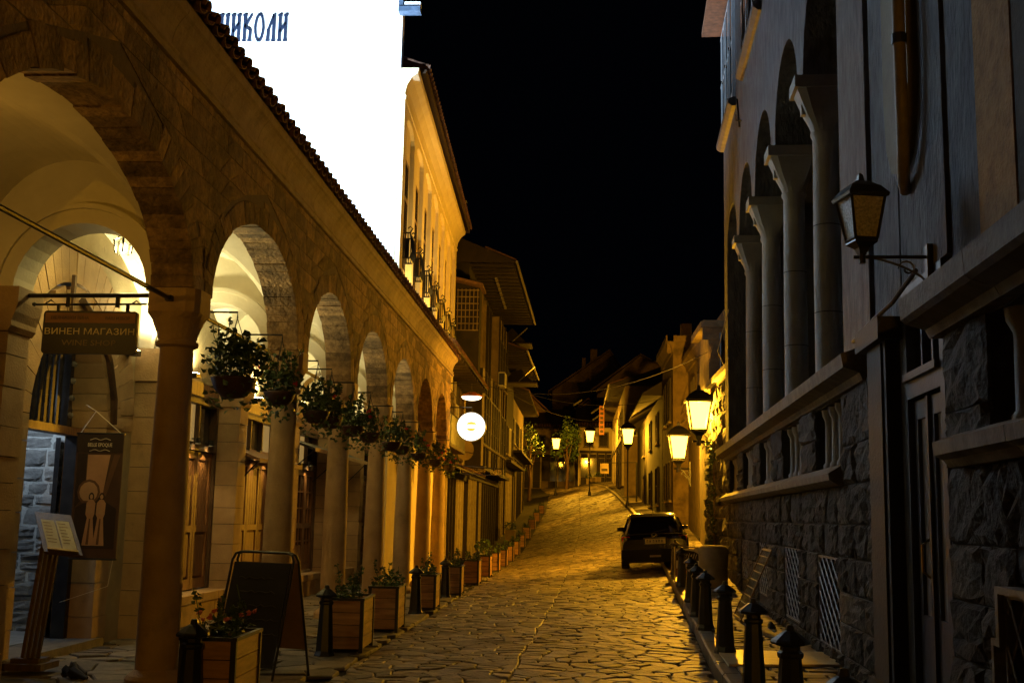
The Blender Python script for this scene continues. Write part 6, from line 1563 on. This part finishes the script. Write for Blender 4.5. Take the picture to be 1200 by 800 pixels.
# ---- right pavement objects
P = MB(); zc = lambda x, y: gz(x, y)+.135
cr = [(1.56, 12.35), (2.78, 12.6), (2.80, 13.75), (1.60, 13.7)]
P.hexa([(x, y, zc(x, y)-.01) for x, y in cr]+[(x, y, zc(x, y)+.012) for x, y in cr]); tag(obj('metal_plate', P, mat('worn_brass_plate', (.75, .58, .32), (.6, .46, .24), .42, 9, .0015, 60)), 'flat golden metal cover plate lying across the right pavement', 'cover plate')  # gold base colour stands in for lamp light reflecting off the plate
x, y = 2.78, 24.3; zb = gz(x, y)+.12
t = thing('stone_drum', 'squat pale concrete drum with rounded top on the right pavement', 'drum', (x, y, zb)); P = MB(); P.lathe([(.27, 0), (.29, .05), (.29, .36), (.285, .37), (.29, .38), (.31, .70), (.30, .77), (.26, .82), (.18, .84), (0, .845)], (x, y, zb), 28); obj('drum', P, mat('cast_concrete', (.40, .34, .24), (.27, .23, .16), .85, 5, .006, 40, dirt=((.15, .12, .08), 4, .6)), t, True, smooth=True)
t = thing('leaning_grate', 'rusty wire grate leaning against the stone wall beyond the near cellar window', 'grate', FR(17.9, .2, .3)); FLn = lambda u, v, n: FR(u, v*.94+.17, .62-v*.42+n)
P = MB()
for (a, b, c, e) in ((17.3, 18.4, 0, .03), (17.3, 18.4, 1.07, 1.1), (17.3, 17.33, 0, 1.1), (18.37, 18.4, 0, 1.1)): P.fbox(FLn, a, b, c, e, -.01, .01)
obj('frame', P, M_DWD(), t, True)
for k in range(1, 9):
    P = MB(); P.tube([FLn(17.3+.122*k, .02, 0), FLn(17.3+.122*k, 1.08, 0)], .006, 4); obj('wire', P, M_GRIL(), t, True)
    P = MB(); P.tube([FLn(17.32, .122*k, 0), FLn(18.38, .122*k, 0)], .006, 4); obj('wire', P, M_GRIL(), t, True)
# fallen rubble at the wall foot
for k, (u, o, sz, lab) in enumerate(((16.6, .2, .10, 'small loose stone nearest the leaning grate at the wall foot'), (18.9, .25, .2, 'large broken stone lying just beyond the leaning grate'), (20.3, .12, .13, 'loose stone at the wall foot between the grate and the stone drum'), (22.2, .3, .16, 'loose stone beside the pale stone drum'))):
    P = stone(lambda a, b, n: FR(u+a, gz(3, u)+.13+n, o+b), [(sz*1.3, 0), (0, 0), (0, sz), (sz*1.2, sz*1.1)], sz*.7, g=4, rough=1); tag(obj('loose_stone', P, M_RST()), lab, 'stone', 'loose stones along the right wall foot')
# ---- advertising board by the car
x0, y_ = 2.12, 25.9; zb = gz(x0, y_)+.12; FA2 = lambda u, v, n: (x0+u, y_-n+.0, zb+v)
t = thing('advertising_stand', 'small advertising stand with dark arched lettering band over white and orange panels, beside the car', 'stand', (x0+.25, y_, zb))
P = MB(); P.tube([FA2(0, 0, 0), FA2(0, .74, 0)], .016, 5); P.tube([FA2(.56, 0, 0), FA2(.56, .72, 0)], .016, 5); P.tube([FA2(-.04, .82, .05), FA2(.15, .76, 0), FA2(.60, .70, 0)], .018, 5); obj('frame', P, GUT, t, True)
P = MB(); P.fbox(FA2, .03, .53, .10, .70, -.02, .0); pan = obj('panel', P, M_WHT(), t, True)
P = MB(); P.prism([(.03, .44), (.53, .44), (.53, .58), (.42, .64), (.28, .66), (.14, .64), (.03, .58)], FA2, .001, .006); obj('dark_band', P, mat('sign_black', (.018, .014, .012)), pan, True)
for k in range(4):
    P = MB(); u = .08+.105*k; P.tube([FA2(u, .49, .008), FA2(u+.03, .60, .008), FA2(u+.06, .49, .008), FA2(u+.085, .58, .008)], .008, 4); obj('scribbled_letter', P, M_WHT(), pan, True)
P = MB(); P.fbox(FA2, .03, .53, .10, .27, .001, .005); orp = obj('orange_panel', P, mat('orange_sign', (.65, .28, .04)), pan, True)
for k in range(6):
    P = MB(); u = .06+.075*k; P.prism([(u, .12), (u+.05, .14+.03*(k % 2)), (u+.04, .22), (u-.01, .2)], FA2, .0055, .009); obj('red_mark', P, M_RED(), orp, True)
# ---- ivy column under the bright lantern
iv = MB(); st = MB()
for k in range(26):
    v = .3+3.0*k/25; u = 32.2+.3*math.sin(k*.8); c = FHR(u, gz(3.3, 32)+v, .16); iv.join(leaves(c, (.16, .2, .10), 20, .09, r, shell=.3))
for q in range(3): st.tube([FHR(32.1+.15*math.sin(q*2+k*.5), gz(3.3, 32)+.1+3.2*k/14, .1) for k in range(15)], .015, 4)
t = thing('ivy', 'brightly lit ivy climbing the wall foot under the brightest lantern', 'climbing plant', FHR(32.2, .5, 0)); obj('foliage', iv, M_LEAF(), t, True); obj('stems', st, M_DWD(), t, True)
# ---- trees far up the street
def tree(x, y, h, rad, lab, n=900):
    zg = gz(x, y); t = thing('tree', lab, 'tree', (x, y, zg)); rr = random.Random(int(x*10+y))
    P = MB(); P.tube([(x, y, zg), (x+.1, y, zg+h*.3), (x-.05, y, zg+h*.6), (x, y, zg+h*.85)], [.16, .12, .08, .03], 8)
    cl = []
    for k in range(9):
        a = rr.random()*6.28; e = (rad*.7*math.cos(a), rad*.7*math.sin(a), h*(.5+.45*rr.random())); P.tube([(x, y, zg+h*(.3+.04*k)), (x+e[0]*.5, y+e[1]*.5, zg+e[2]*.85), (x+e[0], y+e[1], zg+e[2])], [.05, .035, .015], 5); cl.append(e)
    obj('trunk', P, M_DWD(), t, True)
    m = MB()
    for e in cl+[(0, 0, h*.9), (0, 0, h*.7)]: m.join(leaves((x+e[0], y+e[1], zg+e[2]), (rad*.5, rad*.5, h*.16), n//11, .26, rr, shell=.3))
    obj('crown', m, M_LEAF(), t, True)
tree(-1.1, 104, 6.2, 1.3, 'leafy tree between the leftmost and middle far lamps', 1100)
tree(-4.2, 98, 6.0, 1.3, 'dark shrubby tree at the left end of the upper street', 600)
# ---- small flower tubs by the far shops
for k, (x, y) in enumerate(((-3.6, 44.2), (-3.5, 60), (1.7, 103), (.9, 104.5))):
    zg = gz(x, y)+.02; t = thing('flower_tub', ['pale square flower tub on the left pavement below the iron sign', 'flower tub farther along the left pavement', 'flower tub at the crest on the right', 'flower tub at the crest under the middle far lamp'][k], 'planter', (x, y, zg))
    P = MB(); P.box(x-.25, x+.25, y-.25, y+.25, zg, zg+.5); P.box(x-.28, x+.28, y-.28, y+.28, zg+.5, zg+.56); obj('tub', P, M_FCRM(), t, True); obj('foliage', leaves((x, y, zg+.75), (.35, .35, .28), 160, .1, r), M_LEAF(), t, True)
# ================================================================== PARKED CAR
def car():
    t = thing('parked_car', 'black hatchback parked half on the right pavement, seen from behind', 'car', (0, 0, 0))
    CP = mat('black_car_paint', (.006, .006, .007), (.005, .005, .0055), .2, 3, coat=.7, spec=.4); GL = glass('car_glass', (.010, .011, .012), .03, .8)
    # stations from the tail: y, half width bottom, belt, z bottom, z belt, half width roof, z roof
    S = [(0.00, .74, .80, .34, .80, .0, .0), (.06, .80, .84, .26, .90, .0, .0), (.16, .82, .855, .22, .96, .0, 0), (.5, .83, .865, .20, .99, 0, 0), (1.3, .84, .87, .18, .97, 0, 0), (2.3, .84, .87, .18, .95, 0, 0), (3.0, .84, .865, .18, .93, 0, 0), (3.5, .82, .84, .20, .86, 0, 0), (3.9, .78, .79, .22, .76, 0, 0), (4.12, .66, .68, .30, .62, 0, 0)]
    rows = []
    for (y, wb, w_, zb_, zt, _, _) in S:
        pr = [(-wb*.9, zb_), (-wb, zb_+.06), (-w_, zb_+(zt-zb_)*.45), (-w_*.995, zb_+(zt-zb_)*.75), (-w_*.93, zt-.02), (-w_*.80, zt+.012), (-w_*.4, zt+.022), (0, zt+.026)]
        pr = pr+[(-a, b) for a, b in reversed(pr[:-1])]
        rows.append([(a, y, b) for a, b in pr])
    P = MB(); P.grid(rows, True); P.poly(list(reversed(rows[0]))); P.poly(rows[-1]); body = obj('body', P, CP, t, smooth=True)
    # cabin: greenhouse loft
    G = [(.10, .74, .93, .74, .95), (.30, .72, .95, .62, 1.28), (.48, .74, .96, .58, 1.40), (.9, .77, .97, .60, 1.455), (1.6, .78, .96, .61, 1.46), (2.2, .78, .95, .59, 1.40), (2.7, .75, .94, .60, 1.10), (2.95, .72, .93, .70, .96)]
    rows = []
    for (y, wb, zb_, wt, zt) in G:
        pr = [(-wb, zb_), (-(wb*.6+wt*.4), zb_+(zt-zb_)*.45), (-wt-.01, zt-.035), (-wt+.05, zt), (-wt*.5, zt+.012), (0, zt+.016)]; pr = pr+[(-a, b) for a, b in reversed(pr[:-1])]
        rows.append([(a, y, b) for a, b in pr])
    P = MB(); P.grid(rows); P.poly(list(reversed(rows[0]))); obj('cabin', P, CP, t, smooth=True)
    # rear window on the tailgate slope
    P = MB(); P.hexa([(-.64, .115, .985), (.64, .115, .985), (.64, .16, .985), (-.64, .16, .985), (-.53, .395, 1.345), (.53, .395, 1.345), (.53, .44, 1.345), (-.53, .44, 1.345)]); rw = obj('rear_window', P, GL, t)
    P = MB(); P.tube([(0, .13, 1.0), (.38, .17, 1.06)], .012, 5); obj('wiper', P, M_IRON(), rw)
    for sx in (-1, 1):
        P = MB(); P.hexa([(sx*.775, .62, .99), (sx*.80, .62, .99), (sx*.80, 2.55, .99), (sx*.775, 2.55, .99), (sx*.615, .80, 1.36), (sx*.655, .80, 1.36), (sx*.655, 2.15, 1.36), (sx*.615, 2.15, 1.36)]); obj('side_window', P, GL, t)
        # tail light
        P = MB(); P.hexa([(sx*.60, .0, .73), (sx*.80, .03, .73), (sx*.80, .10, .73), (sx*.60, .10, .73), (sx*.62, .045, .90), (sx*.825, .07, .90), (sx*.825, .14, .90), (sx*.62, .14, .90)]); tl = obj('tail_light', P, mat('tail_red', (.6, .02, .012), (.45, .015, .01), .18, 5, coat=1), t)
        P = MB(); P.hexa([(sx*.66, .0, .75), (sx*.73, .012, .75), (sx*.73, .04, .75), (sx*.66, .04, .75), (sx*.66, .018, .80), (sx*.73, .03, .80), (sx*.73, .05, .80), (sx*.66, .05, .80)]); obj('reversing_lamp', P, mat('clear_lens', (.5, .45, .4), None, .15, 5), tl)
        # wheels
        for y in (.72, 3.32):
            P = MB(); prof = [(.0, -.09), (.19, -.095), (.205, -.10), (.29, -.10), (.31, -.07), (.315, 0), (.31, .07), (.29, .10), (.205, .10)]
            rows = []
            for (rr, d) in prof: rows.append([(sx*(.76)+sx*-d*1.0, y+rr*math.cos(a), .315+rr*math.sin(a)) for a in [2*math.pi*q/24 for q in range(24)]])
            P.grid(rows, True); wh = obj('wheel', P, mat('tyre_rubber', (.02, .02, .02), (.012, .012, .012), .85, 20), t)
            P = MB(); P.tube([(sx*.85, y, .315), (sx*.865, y, .315)], .06, 10)
            for q in range(7): a = 2*math.pi*q/7; P.hexa([(sx*.845, y+.04*math.cos(a+s), .315+.04*math.sin(a+s)) for s in (-.5, .5)]+[(sx*.86, y+.04*math.cos(a+s), .315+.04*math.sin(a+s)) for s in (.5, -.5)]+[(sx*.845, y+.195*math.cos(a+s), .315+.195*math.sin(a+s)) for s in (-.12, .12)]+[(sx*.86, y+.195*math.cos(a+s), .315+.195*math.sin(a+s)) for s in (.12, -.12)])
            obj('rim', P, mat('alloy', (.35, .35, .36), None, .3, 5, metal=.9), wh)
        P = MB(); P.bbox(lambda u, v, n: (u, 2.4-n, v), min(sx*.72, sx*.96), max(sx*.72, sx*.96), .95, 1.06, -.06, .06, .03); obj('door_mirror', P, CP, t)
        P = MB(); P.box(min(sx*.868, sx*.89), max(sx*.868, sx*.89), 1.35, 1.5, .86, .885); obj('door_handle', P, CP, t)
    P = MB(); P.box(-.84, .84, -.045, .12, .30, .56); P.box(-.80, .80, -.03, .14, .22, .30); obj('rear_bumper', P, mat('bumper_plastic', (.008, .008, .0085), (.006, .006, .0065), .5, 6, spec=.25), t)
    P = MB(); P.box(-.27, .27, -.03, -.012, .70, .83); np_ = obj('number_plate', P, mat('plate_white', (.72, .68, .55), None, .4, 5), t)
    P = MB(); P.box(-.27, -.235, -.033, -.030, .702, .828); obj('plate_blue_strip', P, mat('plate_blue', (.03, .06, .35), None, .4, 5), np_)
    for k, wd in enumerate((.035, .035, .035, .035, .035, .035)):
        P = MB(); a = -.20+.07*k+(.015 if k > 1 else 0); P.box(a, a+.012, -.0335, -.031, .73, .80); P.box(a+.026, a+.038, -.0335, -.031, .73, .80); P.box(a, a+.038, -.0335, -.031, .76 if k % 2 else .79, .775 if k % 2 else .805); obj('plate_character', P, M_IRON(), np_)
    P = MB(); P.box(-.28, .28, -.035, -.005, .845, .865); obj('plate_lamp_strip', P, mat('chrome', (.6, .6, .6), None, .12, 5, metal=1), t)
    P = MB(); P.tube([(-.06, -.01, .935), (.0, -.01, .89), (.06, -.01, .935)], .01, 5); P.tube([(.07*math.cos(a), .005, .92+.06*math.sin(a)) for a in [2*math.pi*q/16 for q in range(17)]], .007, 5); obj('badge', P, mat('chrome', (.6, .6, .6), None, .12, 5, metal=1), t)
    P = MB(); P.box(-.14, .14, -.05, -.045, .35, .40); obj('bumper_reflector', P, mat('clear_lens', (.5, .45, .4)), t)
    P = MB(); P.hexa([(-.56, .33, 1.385), (.56, .33, 1.385), (.56, .5, 1.42), (-.56, .5, 1.42), (-.56, .31, 1.41), (.56, .31, 1.41), (.56, .5, 1.445), (-.56, .5, 1.445)]); obj('roof_spoiler', P, CP, t, smooth=False)
    P = MB(); P.tube([(0, .62, 1.45), (0, .5, 1.62)], .006, 4); obj('aerial', P, M_IRON(), t)
    P = MB(); P.box(-.84, .84, .4, 3.9, .17, .24); obj('underbody', P, M_DRK(), t)
    return t
c = car(); c.scale = (1, 1, .94); c.location = (1.96, 29.6, gz(1.96, 31.5)+.01); 
c.rotation_euler = (math.atan((gz(2, 33)-gz(2, 30))/3), -math.atan((gz(2.6, 31)-gz(1.2, 31))/1.4)*.7, R(-2.5))
# ================================================================== ASSUMED LAMP BEHIND THE CAMERA (out of frame, added to light the near end)
wall_lantern('wall_lantern', 'lit street lantern on the right-hand wall behind the viewpoint', lambda u, v, n: (2.6-n, u, v), -8.0, 4.3, .5, True, 800, 1.3)
P = MB(); P.box(2.6, 9, -14, 2.9, -.3, 9); tag(obj('grey_house', P, M_RPL()), 'plain grey rendered house beside the viewpoint, out of the picture', 'house')
P = MB(); P.box(-9, -4.0, -14, 1.5, -.3, 7); tag(obj('ochre_house', P, M_BACK()), 'plain ochre house at the left behind the viewpoint', 'house')
